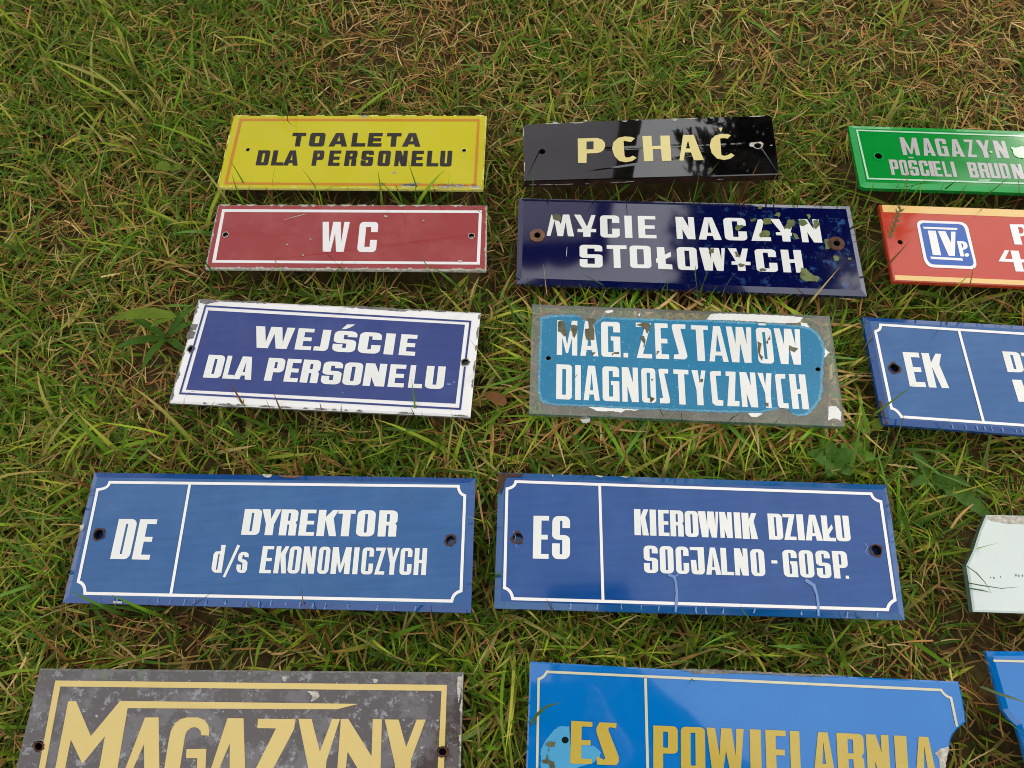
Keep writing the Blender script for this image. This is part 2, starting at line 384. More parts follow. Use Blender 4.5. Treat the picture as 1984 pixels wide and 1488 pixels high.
    def pieces(s, name, groups, mat, up=.00025, z=PX, big=.0042, **kw):
        kw['up'] = up
        small = []
        for g in groups:
            pts = [Vector(s.P(z(p))) for p in g[0]]
            if max((p - pts[0]).length for p in pts) >= big: s.polys(name, [g], mat, z=z, **kw)
            else: small.append(g)
        if small:
            o = s.polys(name if len(small) == 1 else name + 's', small, mat, z=z, **kw)
            if len(small) > 1: o['kind'] = 'stuff'
    def line(s, z, left, right, letters, s_=.36, t=.16, rx=.3, ry=.14, m=.2, ital=0.):
        """letters: (char, x0, x1) measured at mid height in the zoom; left/right: (x, ytop, ybottom)"""
        res = []
        fv = lambda p: ah(s.H, z(p))
        (xl, tl, bl), (xr, tr, br) = left, right
        def tb(x):
            q = (x - xl) / (xr - xl); return tl + (tr - tl) * q, bl + (br - bl) * q
        for L in letters:
            ch, x0, x1 = L[:3]; kw = dict(s=s_, t=t, rx=rx, ry=ry, m=m)
            if len(L) > 3: kw.update(L[3])
            if ch == 'I': kw['s'] = 1
            yt, yb = tb((x0 + x1) / 2); ym = (yt + yb) / 2
            u0 = fv((x0, (tb(x0)[0] + tb(x0)[1]) / 2))[0]; u1 = fv((x1, (tb(x1)[0] + tb(x1)[1]) / 2))[0]
            g = []
            for c in glyph(ch, **kw):
                pts = []
                for gx, gy in c:
                    u = u0 + (u1 - u0) * gx
                    x = x0 + (x1 - x0) * gx; a, b = tb(x)
                    vt = fv((x, a))[1]; vb = fv((x, b))[1]
                    u += ital * (gy - .5)
                    pts.append(ah(s.Hi, (u, vb + (vt - vb) * gy)))
                g.append(pts)
            res.append(g)
        return res
    def stroke(s, name, path, width, mat, up=.0003, z=PX, closed=False, label=None, jitter=0.):
        """a ribbon of paint of the given width in metres along a path"""
        P = [Vector(s.P(z(p), up)) for p in path]; n = len(P); V = []; Fc = []
        for i in range(n):
            a = P[i - 1] if (i > 0 or closed) else P[i]; c = P[(i + 1) % n] if (i < n - 1 or closed) else P[i]
            b = P[i]
            e1 = (b - a).normalized() if (b - a).length > 1e-7 else None; e2 = (c - b).normalized() if (c - b).length > 1e-7 else None
            e1 = e1 or e2; e2 = e2 or e1
            n1 = s.tn.cross(e1); nn = n1 + s.tn.cross(e2); d = max(.5, nn.dot(n1))
            ww = width * (1 + (random.random() - .5) * jitter)
            V += [tuple(b + nn / d * ww / 2), tuple(b - nn / d * ww / 2)]
        for i in range(n if closed else n - 1):
            j = (i + 1) % n; Fc.append((2 * i + 1, 2 * j + 1, 2 * j, 2 * i))
        ob = link(name, V, Fc, mat, s.root, s.c)
        if label: ob['label'] = label
        return ob
    def blot(s, cx, cy, r, n=14, jag=.35, z=PX, sx=1., sy=.7):
        c = z((cx, cy)); return [(c[0] + math.cos(a) * r * sx * (1 + (random.random() - .5) * 2 * jag), c[1] + math.sin(a) * r * sy * (1 + (random.random() - .5) * 2 * jag)) for a in np.linspace(0, 2 * math.pi, n, endpoint=False)]
    def ragged_edge(s, name, mat, quad, sides, wmin, wmax, up=.0002, step=6, z=PX, thr=0.):
        """paint chipped away along chosen sides of the plate: irregular slivers"""
        g = []
        for (a, b) in sides:
            A = Vector(z(quad[a])); B = Vector(z(quad[b])); L = (B - A).length; d = (B - A) / L
            cen = Vector(z(((quad[0][0] + quad[2][0]) / 2, (quad[0][1] + quad[2][1]) / 2)))
            nrm = Vector((-d.y, d.x));
            if nrm.dot(cen - A) < 0: nrm = -nrm
            x = 3.; k = random.uniform(0, 50)
            while x < L - 12:
                ln = random.uniform(5, 34)
                if random.random() > thr and x + ln < L - 3:
                    m_ = max(3, int(ln / step * 2)); top = []
                    for i in range(m_ + 1):
                        q = i / m_; e = min(1, 4 * q, 4 * (1 - q))
                        top.append(A + d * (x + ln * q) + nrm * (.6 + e * random.uniform(wmin, wmax)))
                    g.append([[tuple(A + d * x + nrm * .3)] + [tuple(p) for p in top] + [tuple(A + d * (x + ln) + nrm * .3)]])
                x += ln + random.uniform(2, 26)
        if g: s.pieces(name, g, mat, up=up)
def quad_ring(o, i):   # frame between two quads as four mitred pieces
    return [[[o[k], o[(k + 1) % 4], i[(k + 1) % 4], i[k]]] for k in range(4)]
def rough(path, amp, step, z=PX):
    """subdivide a traced outline and give it a torn edge"""
    out = []
    for i in range(len(path)):
        a, b = path[i], path[(i + 1) % len(path)]; L = math.hypot(b[0] - a[0], b[1] - a[1]); n = max(1, int(L / step))
        for k in range(n):
            q = k / n; out.append((a[0] + (b[0] - a[0]) * q + random.uniform(-amp, amp), a[1] + (b[1] - a[1]) * q + random.uniform(-amp, amp)))
    return out
def bez(a, c, b, n=5):
    return [((1 - q) ** 2 * a[0] + 2 * q * (1 - q) * c[0] + q * q * b[0], (1 - q) ** 2 * a[1] + 2 * q * (1 - q) * c[1] + q * q * b[1]) for q in [i / n for i in range(n + 1)]]
def extend(tl, bl, a, b, width, z=.03):
    """far corners of a plate that runs out of the picture: same edges, width metres long"""
    def g(p): r = ray(*p); return Vector((0, 0, H)) + r * ((z - H) / r.z)
    def back(P):
        v = MX3.transposed() @ (P - Vector((0, 0, H))); return (992 + F * v.x / -v.z, 744 - F * v.y / -v.z)
    A, B = g(tl), g(bl); da = (g(a) - A).normalized(); db = (g(b) - B).normalized()
    return [tl, back(A + da * width), back(B + db * width), bl]

# ------------------------------------------------------------------ ground
def vnoise(x, y, sc_, seed):
    r = np.random.default_rng(seed); G = r.random((64, 64))
    X = x * sc_ + 31.3; Y = y * sc_ + 17.7; xi = np.floor(X).astype(int); yi = np.floor(Y).astype(int); fx = X - xi; fy = Y - yi
    fx = fx * fx * (3 - 2 * fx); fy = fy * fy * (3 - 2 * fy)
    g = lambda a, b: G[a % 64, b % 64]
    return (g(xi, yi) * (1 - fx) + g(xi + 1, yi) * fx) * (1 - fy) + (g(xi, yi + 1) * (1 - fx) + g(xi + 1, yi + 1) * fx) * fy
gx = np.concatenate([[-60, -20, -6, -2], np.linspace(-1.1, 1.1, 111), [2, 6, 20, 60]])
gy = np.concatenate([[-60, -20, -6, -2], np.linspace(-.5, 1.3, 91), [2.5, 6, 20, 60]])
XX, YY = np.meshgrid(gx, gy); ZZ = (vnoise(XX, YY, 9, 1) - .5) * .008 + (vnoise(XX, YY, 35, 2) - .5) * .005
gv = np.stack([XX, YY, ZZ], -1).reshape(-1, 3); nx = len(gx)
gf = [(j * nx + i, j * nx + i + 1, (j + 1) * nx + i + 1, (j + 1) * nx + i) for j in range(len(gy) - 1) for i in range(nx - 1)]
g = link('ground', gv.tolist(), gf, 'soil', smooth=True); g['kind'] = 'structure'

# ------------------------------------------------------------------ the signs
# yellow
zA = Z(400, 200, 3.4207); zY = Z(440, 220, 4)
Q = [(452, 223), (943, 223), (936, 367), (420, 363)]
S = Sign('yellow sign reading TOALETA DLA PERSONELU in black capitals', Q, .03, .0035, 'yellow',
         tilt=(0, .03), bevel=.0012, drop=.001, holes=[zA((275, 309)), zA((1708, 314))], side='chip_y', bev_mat='yellow', holer=.0019, ring='chip_y')
o_ = [zA(p) for p in [(221, 103), (1812, 105), (1789, 552), (118, 538)]]; i_ = [zA(p) for p in [(237, 118), (1795, 120), (1771, 536), (140, 524)]]
S.pieces('border_line', quad_ring(o_, i_), 'orange', label='thin orange border line')
S.pieces('letter', S.line(zY, (510, 150, 255), (1500, 153, 257), [('T', 501, 606), ('O', 640, 758), ('A', 795, 937), ('L', 968, 1076), ('E', 1094, 1201), ('T', 1236, 1348), ('A', 1361, 1503)], .36, .24, .2, .16, .2), 'black_ink')
S.pieces('letter', S.line(zY, (240, 286, 402), (1750, 290, 411), [('D', 233, 327), ('L', 350, 443), ('A', 444, 557), ('P', 663, 748), ('E', 790, 878), ('R', 914, 1006), ('S', 1040, 1133), ('O', 1171, 1265), ('N', 1301, 1396), ('E', 1430, 1521), ('L', 1550, 1640), ('U', 1652, 1742)], .40, .2, .2, .12, .2), 'black_ink')
S.ragged_edge('paint_chip', 'chip_y', Q, [(2, 3), (3, 0), (0, 1), (1, 2)], .8, 3., thr=.35)
S.pieces('paint_chip', [[S.blot(x, y, r, 9, .5, zA, 1.6, .5)] for x, y, r in [(1160, 538, 6), (1330, 545, 9), (1380, 540, 8), (1600, 545, 10), (1680, 548, 7), (1780, 550, 8), (1240, 462, 3), (1050, 88, 5)]], 'chip_w')

# WC
Q = [(422, 396), (944, 397), (942, 524), (397, 520)]
S = Sign('dark red WC sign with a thin white frame line, below the yellow toilet sign', Q, .03, .003, 'red', tilt=(0, -.07), bevel=.0012, drop=.001,
         holes=[zA((127, 873)), zA((1756, 880))], side='chip_w', bev_mat='chip_w', holer=.0024, ring='chip_w')
o_ = [zA(p) for p in [(105, 703), (1826, 712), (1812, 1070), (37, 1057)]]; i_ = [zA(p) for p in [(121, 721), (1806, 728), (1791, 1053), (63, 1041)]]
S.pieces('border_line', quad_ring(o_, i_), 'white')
S.pieces('letter', S.line(zA, (765, 787, 984), (1138, 788, 988), [('w', 758, 940, dict(s=.3, t=.62)), ('C', 1008, 1132, dict(t=.17, s=.36))], .42, .17, .22, .12), 'white')
S.ragged_edge('paint_chip', 'chip_w', Q, [(0, 1), (1, 2), (2, 3), (3, 0)], 1.2, 4.5, thr=.12)
S.pieces('paint_chip', [[S.blot(x, y, r, 8, .5, zA, 1.4, .8)] for x, y, r in [(1683, 1048, 3.5), (690, 903, 1.6), (535, 938, 1.4), (640, 1008, 1.6), (1440, 780, 1.6), (1188, 750, 2)]], 'chip_w', up=.0005)
S.stroke('scratch', [(515, 775), (560, 760), (600, 750), (660, 735)], .0006, 'chip_w', z=zA, jitter=1)

# WEJSCIE
zE = Z(300, 560, 3.0061); zW1 = Z(370, 610, 8); zW2 = Z(618, 610, 6.7027)
Q = [(384, 579), (931, 605), (911, 808), (327, 780)]
S = Sign('white enamel sign with a blue panel reading WEJŚCIE DLA PERSONELU', Q, .032, .004, 'white', tilt=(0, .0), bevel=.0016, drop=.0012,
         holes=[zE((213, 350)), zE((1808, 426))], side='chip_m', bev_mat='white', holer=.0028, ring='chip_m')
S.polys('blue_panel', [[[zE(p) for p in [(312, 125), (1806, 208), (1752, 668), (182, 587)]]]], 'cobalt', up=.0002)
S.stroke('border_line', [zE(p) for p in [(1812, 402), (1838, 190), (296, 100), (148, 608), (1778, 699), (1806, 452)]], .0016, 'cobalt')
a = S.line(zW1, (1010, 177, 512), (1925, 222, 553), [('w', 974, 1584, dict(s=.27, t=.68)), ('E', 1640, 1890)], .44, .17, .28, .16)
b = S.line(zW2, (45, 195, 470), (1280, 265, 537), [('J', -47, 138, dict(s=.5)), ('S', 190, 487), ('C', 520, 806), ('I', 858, 981), ('E', 1053, 1264)], .42, .19, .28, .18)
c = [[[zW2(p) for p in [(297, 188), (345, 188), (412, 165), (470, 128), (368, 128)]]]]
S.pieces('letter', a + b + c, 'white_b', up=.00045)
a = S.line(zW1, (230, 618, 975), (1950, 705, 1062), [('D', 234, 500), ('L', 530, 702), ('A', 699, 974, dict(m=.26)), ('P', 1172, 1440), ('E', 1470, 1685), ('R', 1720, 1996)], .42, .17, .28, .16)
b = S.line(zW2, (60, 605, 900), (1650, 675, 970), [('S', 45, 298), ('O', 322, 560), ('N', 590, 868), ('E', 912, 1118), ('L', 1175, 1353), ('U', 1388, 1632)], .40, .18, .3, .16)
S.pieces('letter', a + b, 'white_b', up=.00045)
S.ragged_edge('paint_chip', 'chip_m', Q, [(3, 0)], 1.5, 8, thr=.1)
S.ragged_edge('paint_chip', 'chip_m', Q, [(2, 3), (1, 2), (0, 1)], .8, 4, thr=.3)
S.pieces('paint_chip', [[rough([zE(p) for p in pp], .6, 3)] for pp in [[(215, 205), (250, 205), (240, 240), (215, 235)], [(200, 240), (238, 250), (225, 285), (190, 295), (185, 275)], [(1170, 100), (1400, 112), (1480, 125), (1440, 132), (1330, 122), (1180, 112)], [(380, 66), (600, 72), (600, 80), (400, 74)], [(262, 62), (380, 70), (300, 90), (262, 80)], [(395, 680), (430, 664), (470, 685), (500, 690), (395, 688)]]], 'chip_m')
S.pieces('paint_chip', [[S.blot(x, y, r, 8, .5, zE, 1.2, .8)] for x, y, r in [(1715, 556, 3), (1742, 545, 1.8), (1095, 605, 1.4)]], 'scratch', up=.0005)

# PCHAC
zB = Z(980, 200, 3.4207); zP = Z(1050, 230, 4)
Q = [zB(p) for p in [(112, 140), (1768, 80), (1814, 470), (122, 518)]]
S = Sign('thick black sign reading PCHAĆ in cream letters', Q, .043, .0075, 'black', tilt=(0.0, -.055), bevel=.0008, drop=.0006,
         holes=[(*zB((241, 320)), .003), (*zB((1668, 283)), .0028)], side='board', bev_mat='black',
         outline=[zB(p) for p in [(112, 150), (135, 138), (700, 112), (1300, 92), (1740, 78), (1765, 88), (1790, 250), (1814, 470), (122, 518)]])
S.pieces('letter', [
    [[zP(p) for p in [(277, 155), (425, 150), (465, 162), (486, 185), (490, 210), (480, 240), (455, 260), (425, 267), (347, 270), (345, 343), (280, 343)]], [zP(p) for p in [(345, 178), (400, 176), (400, 238), (345, 240)]]],
    [[zP(p) for p in [(720, 153), (690, 181), (660, 176), (632, 172), (640, 290), (655, 303), (680, 300), (705, 287), (733, 305), (700, 328), (650, 338), (600, 328), (562, 290), (543, 235), (553, 185), (590, 150), (640, 139), (690, 142)]]],
    [[zP(p) for p in [(778, 137), (848, 134), (853, 213), (920, 210), (917, 133), (990, 132), (1003, 327), (930, 328), (922, 235), (858, 236), (862, 329), (792, 330)]]],
    [[zP(p) for p in [(1093, 128), (1175, 127), (1253, 320), (1178, 323), (1155, 262), (1108, 262), (1098, 325), (1065, 326)]], [zP(p) for p in [(1132, 168), (1148, 232), (1115, 232)]]],
    [[zP(p) for p in [(1463, 130), (1440, 155), (1410, 150), (1380, 154), (1390, 280), (1410, 290), (1440, 283), (1465, 268), (1492, 285), (1460, 310), (1410, 320), (1355, 308), (1315, 265), (1300, 210), (1312, 160), (1345, 130), (1395, 120), (1440, 120)]]],
    [[zP(p) for p in [(1370, 72), (1400, 70), (1386, 104)]]]], 'gold')
S.pieces('paint_chip', [[[zB(p) for p in [(1612, 272), (1622, 262), (1650, 260), (1690, 256), (1708, 268), (1702, 290), (1680, 304), (1655, 300), (1640, 290), (1618, 288)]], [zB((1670 + 26 * math.cos(a), 282 + 17 * math.sin(a))) for a in np.linspace(0, 6.2832, 12, endpoint=False)]]] + [[S.blot(x, y, r, 8, .5, zB, 1.5, .6)] for x, y, r in [(530, 118, 3), (1120, 112, 4), (325, 130, 3), (1757, 280, 1.6), (870, 112, 2)]], 'chip_w')
S.ragged_edge('paint_chip', 'chip_w', Q, [(0, 1), (3, 0)], .5, 2, thr=.5)
def side_chips(S, pts, mat, thick):
    A = Vector(S.P(zB((122, 518)))); B = Vector(S.P(zB((1814, 470)))); e = (B - A).normalized()
    for q, wd, d0, hgt in pts:
        p = A.lerp(B, q) + Vector((0, -.0008, 0)); m_ = 5; V = []
        for i in range(m_): V.append(tuple(p + e * wd * i / (m_ - 1) - S.tn * (d0 + hgt * random.random() * .5)))
        for i in range(m_): V.append(tuple(p + e * wd * i / (m_ - 1) - S.tn * (d0 + hgt * (.6 + random.random() * .4))))
        link('side_chip', V, [(i, m_ + i, m_ + i + 1, i + 1) for i in range(m_ - 1)], mat, S.root, S.c)
side_chips(S, [(.02, .006, .003, .0014), (.06, .012, .003, .0016), (.12, .016, .0035, .0012), (.24, .004, .004, .001), (.34, .014, .003, .0012), (.4, .007, .0025, .0012), (.76, .005, .003, .001)], 'chip_w', .013)

# MYCIE NACZYN STOLOWYCH
zC = Z(980, 370, 2.6811); zM1 = Z(1040, 390, 8); zM2 = Z(1288, 390, 5.3333)
Q = [(1005, 381), (1648, 397), (1682, 572), (1000, 547)]
S = Sign('dark navy sign reading MYCIE NACZYN STOŁOWYCH with rusty washers', Q, .034, .006, 'navy_f', bevel=.0045, drop=.0022,
         holes=[(1041, 457, .0028), (*zC((1716, 276)), .003)], side='navy', bev_mat='navy')
raw = [[(152, 535), (225, 210), (290, 210), (375, 360), (405, 208), (503, 208), (578, 545), (482, 543), (447, 320), (407, 542), (322, 540), (275, 300), (212, 537)],
       [(577, 208), (680, 212), (778, 395), (845, 215), (910, 215), (843, 430), (920, 433), (920, 480), (833, 480), (833, 553), (720, 550), (718, 480), (632, 478), (632, 430), (710, 430)]]
a = [[[zM1(p) for p in r]] for r in raw]
a += S.line(zM1, (980, 219, 560), (1857, 233, 577), [('C', 982, 1282), ('I', 1362, 1476), ('E', 1571, 1846)], .38, .15, .22, .14)
a += S.line(zM2, (112, 162, 388), (1620, 190, 428), [('N', 117, 308), ('A', 341, 577, dict(s=.4, m=.17)), ('C', 612, 842), ('N', 1402, 1608)], .38, .15, .22, .14)
a += [[[zM2(p) for p in r]] for r in [[(895, 408), (960, 190), (1000, 185), (1020, 215), (985, 370), (1095, 373), (1100, 412)],
     [(1085, 182), (1180, 185), (1232, 280), (1270, 215), (1330, 192), (1298, 325), (1313, 328), (1312, 358), (1295, 358), (1300, 418), (1218, 415), (1210, 353), (1150, 350), (1147, 322), (1200, 320)]]]
S.pieces('letter', a, 'white_b')
a = S.line(zM1, (665, 675, 1025), (1770, 693, 1040), [('S', 664, 1018), ('T', 1088, 1396), ('O', 1443, 1770)], .34, .16, .2, .12)
a += [[[zC(p) for p in [(783, 292), (822, 293), (826, 332), (856, 317), (858, 341), (829, 354), (831, 380), (864, 383), (866, 408), (792, 405), (789, 372), (781, 374), (780, 352), (787, 349)]]]]
a += S.line(zM2, (122, 474, 708), (1430, 507, 738), [('O', 128, 335), ('W', 363, 631, dict(s=.46)), ('C', 938, 1157), ('H', 1210, 1422)], .38, .15, .22, .12)
a += [[[zM2(p) for p in [(652, 487), (735, 487), (775, 590), (800, 490), (857, 490), (835, 625), (885, 628), (885, 660), (830, 660), (837, 720), (757, 718), (752, 657), (690, 655), (690, 622), (735, 622)]]]]
S.pieces('letter', a, 'white_b')
ch = [[[zM1(p) for p in [(232, 215), (300, 203), (350, 215), (385, 262), (375, 300), (320, 305), (262, 285)]], 'chip']]
for p_ in [[(722, 290), (745, 245), (800, 250), (825, 262), (770, 300), (740, 302)], [(975, 345), (1010, 305), (1085, 312), (1082, 370), (990, 370)], [(880, 190), (950, 180), (930, 210), (885, 208)],
           [(1015, 185), (1095, 175), (1100, 235), (1050, 245), (1020, 230)], [(1230, 285), (1275, 190), (1335, 195), (1345, 245), (1290, 285)], [(1380, 195), (1450, 190), (1475, 235), (1420, 260), (1385, 240)],
           [(1535, 195), (1580, 190), (1600, 250), (1560, 290), (1535, 270)], [(1130, 150), (1165, 115), (1195, 125), (1180, 165)], [(1465, 135), (1500, 132), (1508, 165), (1490, 190)], [(1410, 690), (1460, 700), (1520, 760), (1600, 790), (1580, 830), (1430, 825), (1395, 780)],
           [(455, 495), (505, 490), (508, 530), (460, 545)], [(722, 530), (745, 523), (778, 575), (735, 575)], [(755, 650), (790, 642), (832, 660), (800, 682), (770, 680)], [(978, 705), (1010, 695), (1052, 712), (1040, 728), (985, 722)],
           [(1650, 400), (1700, 390), (1705, 490), (1660, 500)], [(1740, 560), (1800, 575), (1790, 620), (1745, 615)], [(1320, 330), (1360, 340), (1385, 385), (1350, 395)], [(960, 50), (1010, 55), (1000, 80), (960, 75)], [(1310, 35), (1350, 50), (1360, 75), (1330, 70)], [(1890, 580), (1930, 590), (1920, 610), (1895, 605)]]:
    ch.append([[zM2(p) for p in p_], 'chip_g'])
S.pieces('paint_chip', [[rough(c_[0], .8, 2.5)] for c_ in ch[:1] + ch[11:15]], 'chip', up=.0005)
S.pieces('paint_chip', [[rough(c_[0], 1.1, 2.5)] for c_ in ch[1:11] + ch[15:]], 'chip_g', up=.0005)
for (cx, cy, r, ru) in ((1041, 457, .0065, 'rust_l'), (*zC((1716, 276)), .0068, 'rust')):   # rusty washers
    q = Vector(S.P((cx, cy), .0012)); V = []; Fc = []; n = 20
    for rr, dz in ((.0028, 0), (.004, .0004), (r, 0), (r, -.001)):
        for i in range(n): V.append((q.x + rr * math.cos(i / n * 6.2832) * (1 + .04 * math.sin(i * 2.3)), q.y + rr * math.sin(i / n * 6.2832), q.z + dz))
    for k in range(3):
        for i in range(n): Fc.append((k * n + i, (k + 1) * n + i, (k + 1) * n + (i + 1) % n, k * n + (i + 1) % n))
    link('washer', V, Fc, ru, S.root, S.c, smooth=False)
S.stroke('crack', [zM1(p) for p in [(1383, -60), (1390, 60), (1398, 160), (1402, 222)]], .0005, 'dark')
S.stroke('scratch', [zM1(p) for p in [(470, 710), (462, 790), (458, 860)]], .0005, 'chip_w', jitter=1)

# MAG. ZESTAWOW DIAGNOSTYCZNYCH
zF = Z(1000, 570, 3.0061); zG1 = Z(1060, 600, 7.0847); zG2 = Z(1308, 600, 6.6577)
Q = [(1031, 589), (1608, 612), (1638, 827), (1025, 801)]
hl = [(*zF((188, 373)), .0024), (*zF((1757, 438)), .0022)]
S = Sign('clear glass sign with a teal panel reading MAG. ZESTAWÓW DIAGNOSTYCZNYCH', Q, .034, .005, 'glass', bevel=.0004, drop=.0003, holes=hl, side='glass_edge', bev_mat='glass_edge')
S.rim.name = 'glass_rim'
# open rim only: drop the underside so the grass below shows through the pane
me = S.rim.data; import bmesh
bm = bmesh.new(); bm.from_mesh(me); bm.faces.ensure_lookup_table(); bmesh.ops.delete(bm, geom=[bm.faces[len(bm.faces) - 1]], context='FACES'); bm.to_mesh(me); bm.free()
pan = [(140, 135), (200, 122), (280, 118), (370, 122), (375, 150), (405, 148), (450, 170), (480, 150), (510, 128), (540, 135), (700, 140), (900, 148), (1100, 150), (1400, 165), (1560, 175), (1660, 185), (1720, 200), (1760, 230), (1785, 270), (1797, 330), (1790, 430), (1785, 480), (1783, 560), (1770, 620), (1725, 680), (1700, 705), (1640, 712), (1600, 690), (1570, 665), (1500, 670), (1440, 692), (1300, 690), (1100, 685), (800, 672), (600, 665), (440, 655), (250, 648), (180, 640), (140, 620), (125, 560), (130, 420), (135, 300), (138, 200)]
def discs(ls, k=1.): return [[(x + math.cos(a) * 5.2 * k, y + math.sin(a) * 4.2 * k) for a in np.linspace(0, 6.2832, 12, endpoint=False)] for x, y, _ in ls]
S.polys('worn_paint_edge', [[rough([zF(p) for p in pan], 1.4, 3)] + discs(hl)], 'teal_edge', up=.0002)
cxp, cyp = 960, 410
S.polys('teal_panel', [[rough([zF((cxp + (p[0] - cxp) * .982, cyp + (p[1] - cyp) * .955)) for p in pan], 1.2, 3)] + discs(hl, 1.25)], 'teal', up=.0004)
S.pieces('white_backing', [[rough([zF(p) for p in pp], .6, 3)] for pp in [
    [(1108, 148), (1135, 115), (1180, 112), (1400, 118), (1600, 128), (1672, 135), (1650, 165), (1560, 170), (1400, 160), (1250, 152)], [(1655, 165), (1690, 168), (1715, 196), (1660, 186)], [(1790, 310), (1825, 340), (1795, 370)],
    [(1820, 655), (1865, 652), (1895, 690), (1890, 735), (1850, 722), (1815, 735), (1820, 690)], [(420, 656), (600, 665), (730, 672), (690, 678), (640, 674), (610, 690), (560, 680), (520, 684), (470, 680)], [(1350, 692), (1440, 694), (1400, 718), (1370, 715)],
    [(515, 100), (560, 90), (565, 103), (530, 112)], [(712, 112), (722, 112), (722, 128), (714, 130)]]], 'white_b', up=.0001, th=.0001)
a = S.line(zG1, (140, 150, 624), (1650, 195, 682), [('M', 135, 414, dict(s=.36)), ('A', 455, 702, dict(m=.24)), ('G', 742, 1003), ('Z', 1222, 1432, dict(s=.42, t=.12)), ('E', 1482, 1662, dict(s=.45))], .36, .13, .16, .08)
a += [[[zG1(p) for p in [(1048, 597), (1112, 598), (1112, 660), (1048, 658)]]]]
a += [[[zG2(p) for p in [(-46, 215), (-30, 190), (130, 195), (130, 250), (65, 250), (155, 590), (155, 620), (125, 645), (-20, 640), (-15, 583), (49, 578), (-42, 250)]]]]
a += S.line(zG2, (195, 203, 660), (1610, 257, 713), [('T', 213, 433, dict(s=.44)), ('A', 426, 671, dict(m=.18, s=.33)), ('w', 669, 999, dict(s=.52, t=.55)), ('O', 1055, 1255, dict(rx=.25)), ('w', 1292, 1632, dict(s=.52, t=.5))], .4, .12, .2, .1)
a += [[[zG2(p) for p in [(1072, 180), (1165, 183), (1165, 206), (1075, 205)]]]]
S.pieces('letter', a, 'white_b', up=.0006)
a = S.line(zG1, (120, 752, 1230), (1680, 820, 1290), [('D', 125, 340), ('I', 385, 462), ('A', 500, 720, dict(m=.22)), ('G', 760, 990), ('N', 1028, 1250), ('O', 1296, 1490)], .38, .13, .2, .1)
a += [[[zG1(p) for p in [(1525, 835), (1540, 815), (1660, 818), (1660, 880), (1605, 880), (1685, 1240), (1685, 1275), (1665, 1290), (1548, 1288), (1545, 1218), (1590, 1215)]]]]
a += S.line(zG2, (-31, 773, 1222), (1727, 843, 1290), [('T', -14, 180, dict(s=.42)), ('Y', 222, 405, dict(s=.44)), ('N', 845, 1050), ('H', 1488, 1700)], .4, .13)
a += [[[zG2(p) for p in r]] for r in [[(445, 815), (470, 795), (587, 797), (587, 855), (522, 855), (550, 1165), (620, 1175), (618, 1243), (520, 1240), (480, 1205)], [(648, 800), (778, 805), (768, 1180), (828, 1183), (828, 1250), (672, 1248), (695, 862), (650, 858)],
     [(1058, 818), (1130, 820), (1160, 985), (1172, 822), (1240, 825), (1230, 1080), (1245, 1270), (1172, 1268), (1160, 1080)], [(1285, 855), (1305, 832), (1418, 835), (1418, 893), (1358, 893), (1395, 1210), (1458, 1210), (1465, 1278), (1350, 1270), (1325, 1235)]]]
S.pieces('letter', a, 'white_b', up=.0006)
c1 = [[(148, 170), (200, 150), (240, 190), (262, 300), (275, 350), (235, 375), (190, 320), (150, 300)], [(325, 210), (415, 225), (412, 300), (380, 390), (350, 370), (345, 310), (322, 290)], [(520, 270), (575, 262), (560, 120), (650, 130), (640, 230), (650, 330), (648, 420), (540, 415), (518, 330)],
      [(1225, 215), (1330, 180), (1400, 190), (1420, 250), (1370, 340), (1350, 280), (1300, 240)], [(1285, 370), (1330, 365), (1350, 430), (1335, 520), (1318, 520), (1330, 470), (1295, 420)], [(600, 590), (665, 590), (625, 632)], [(890, 610), (925, 590), (990, 585), (985, 615), (910, 612), (890, 640)], [(1425, 960), (1442, 948), (1456, 965), (1440, 990)], [(1410, 1200), (1475, 1222), (1430, 1275), (1415, 1270)], [(1505, 570), (1538, 578), (1520, 605), (1495, 630)], [(385, 930), (410, 890), (412, 900), (390, 940)]]
c2 = [[(1060, 415), (1118, 440), (1100, 500), (1090, 570), (1130, 615), (1115, 665), (1070, 570), (1065, 480)], [(1165, 430), (1190, 395), (1222, 340), (1225, 390), (1198, 395), (1195, 450)], [(1460, 460), (1510, 485), (1588, 505), (1535, 555), (1470, 520)], [(325, 895), (360, 900), (350, 945), (322, 935)], [(1160, 1200), (1205, 1215), (1200, 1255), (1180, 1255)]]
S.pieces('paint_chip', [[rough([zG1(p) for p in c_], .5, 2)] for c_ in c1] + [[rough([zG2(p) for p in c_], .5, 2)] for c_ in c2], 'chip', up=.0008)
MAGS = S

# green
zD = Z(1620, 220, 4.2527); zGR = Z(1720, 250, 7.5152)
Q = extend(zD((108, 88)), zD((206, 600)), zD((1548, 133)), zD((1548, 642)), .30, .034)
S = Sign('bright green sign reading MAGAZYN POŚCIELI at the right edge', Q, .034, .006, 'green', bevel=.0046, drop=.002, bev_mat='green_l', side='green', holes=[(*zD((348, 352)), .0034)], ring='green_l',
         outline=[Q[0], Q[1], Q[2], zD((245, 601)), zD((206, 585))])
def shrink(Q, z): return Q
S.stroke('border_line', [zD((1700, 193)), zD((170, 139)), zD((262, 537)), zD((1700, 582))], .0016, 'palegreen')
S.pieces('letter', S.line(zGR, (170, 122, 376), (1700, 175, 427), [('M', 195, 442, dict(s=.34)), ('A', 497, 669, dict(s=.4)), ('G', 705, 866), ('A', 908, 1090, dict(s=.4)), ('Z', 1133, 1267, dict(s=.42)), ('Y', 1307, 1500), ('N', 1555, 1735)], .36, .14, .2, .1), 'pale')
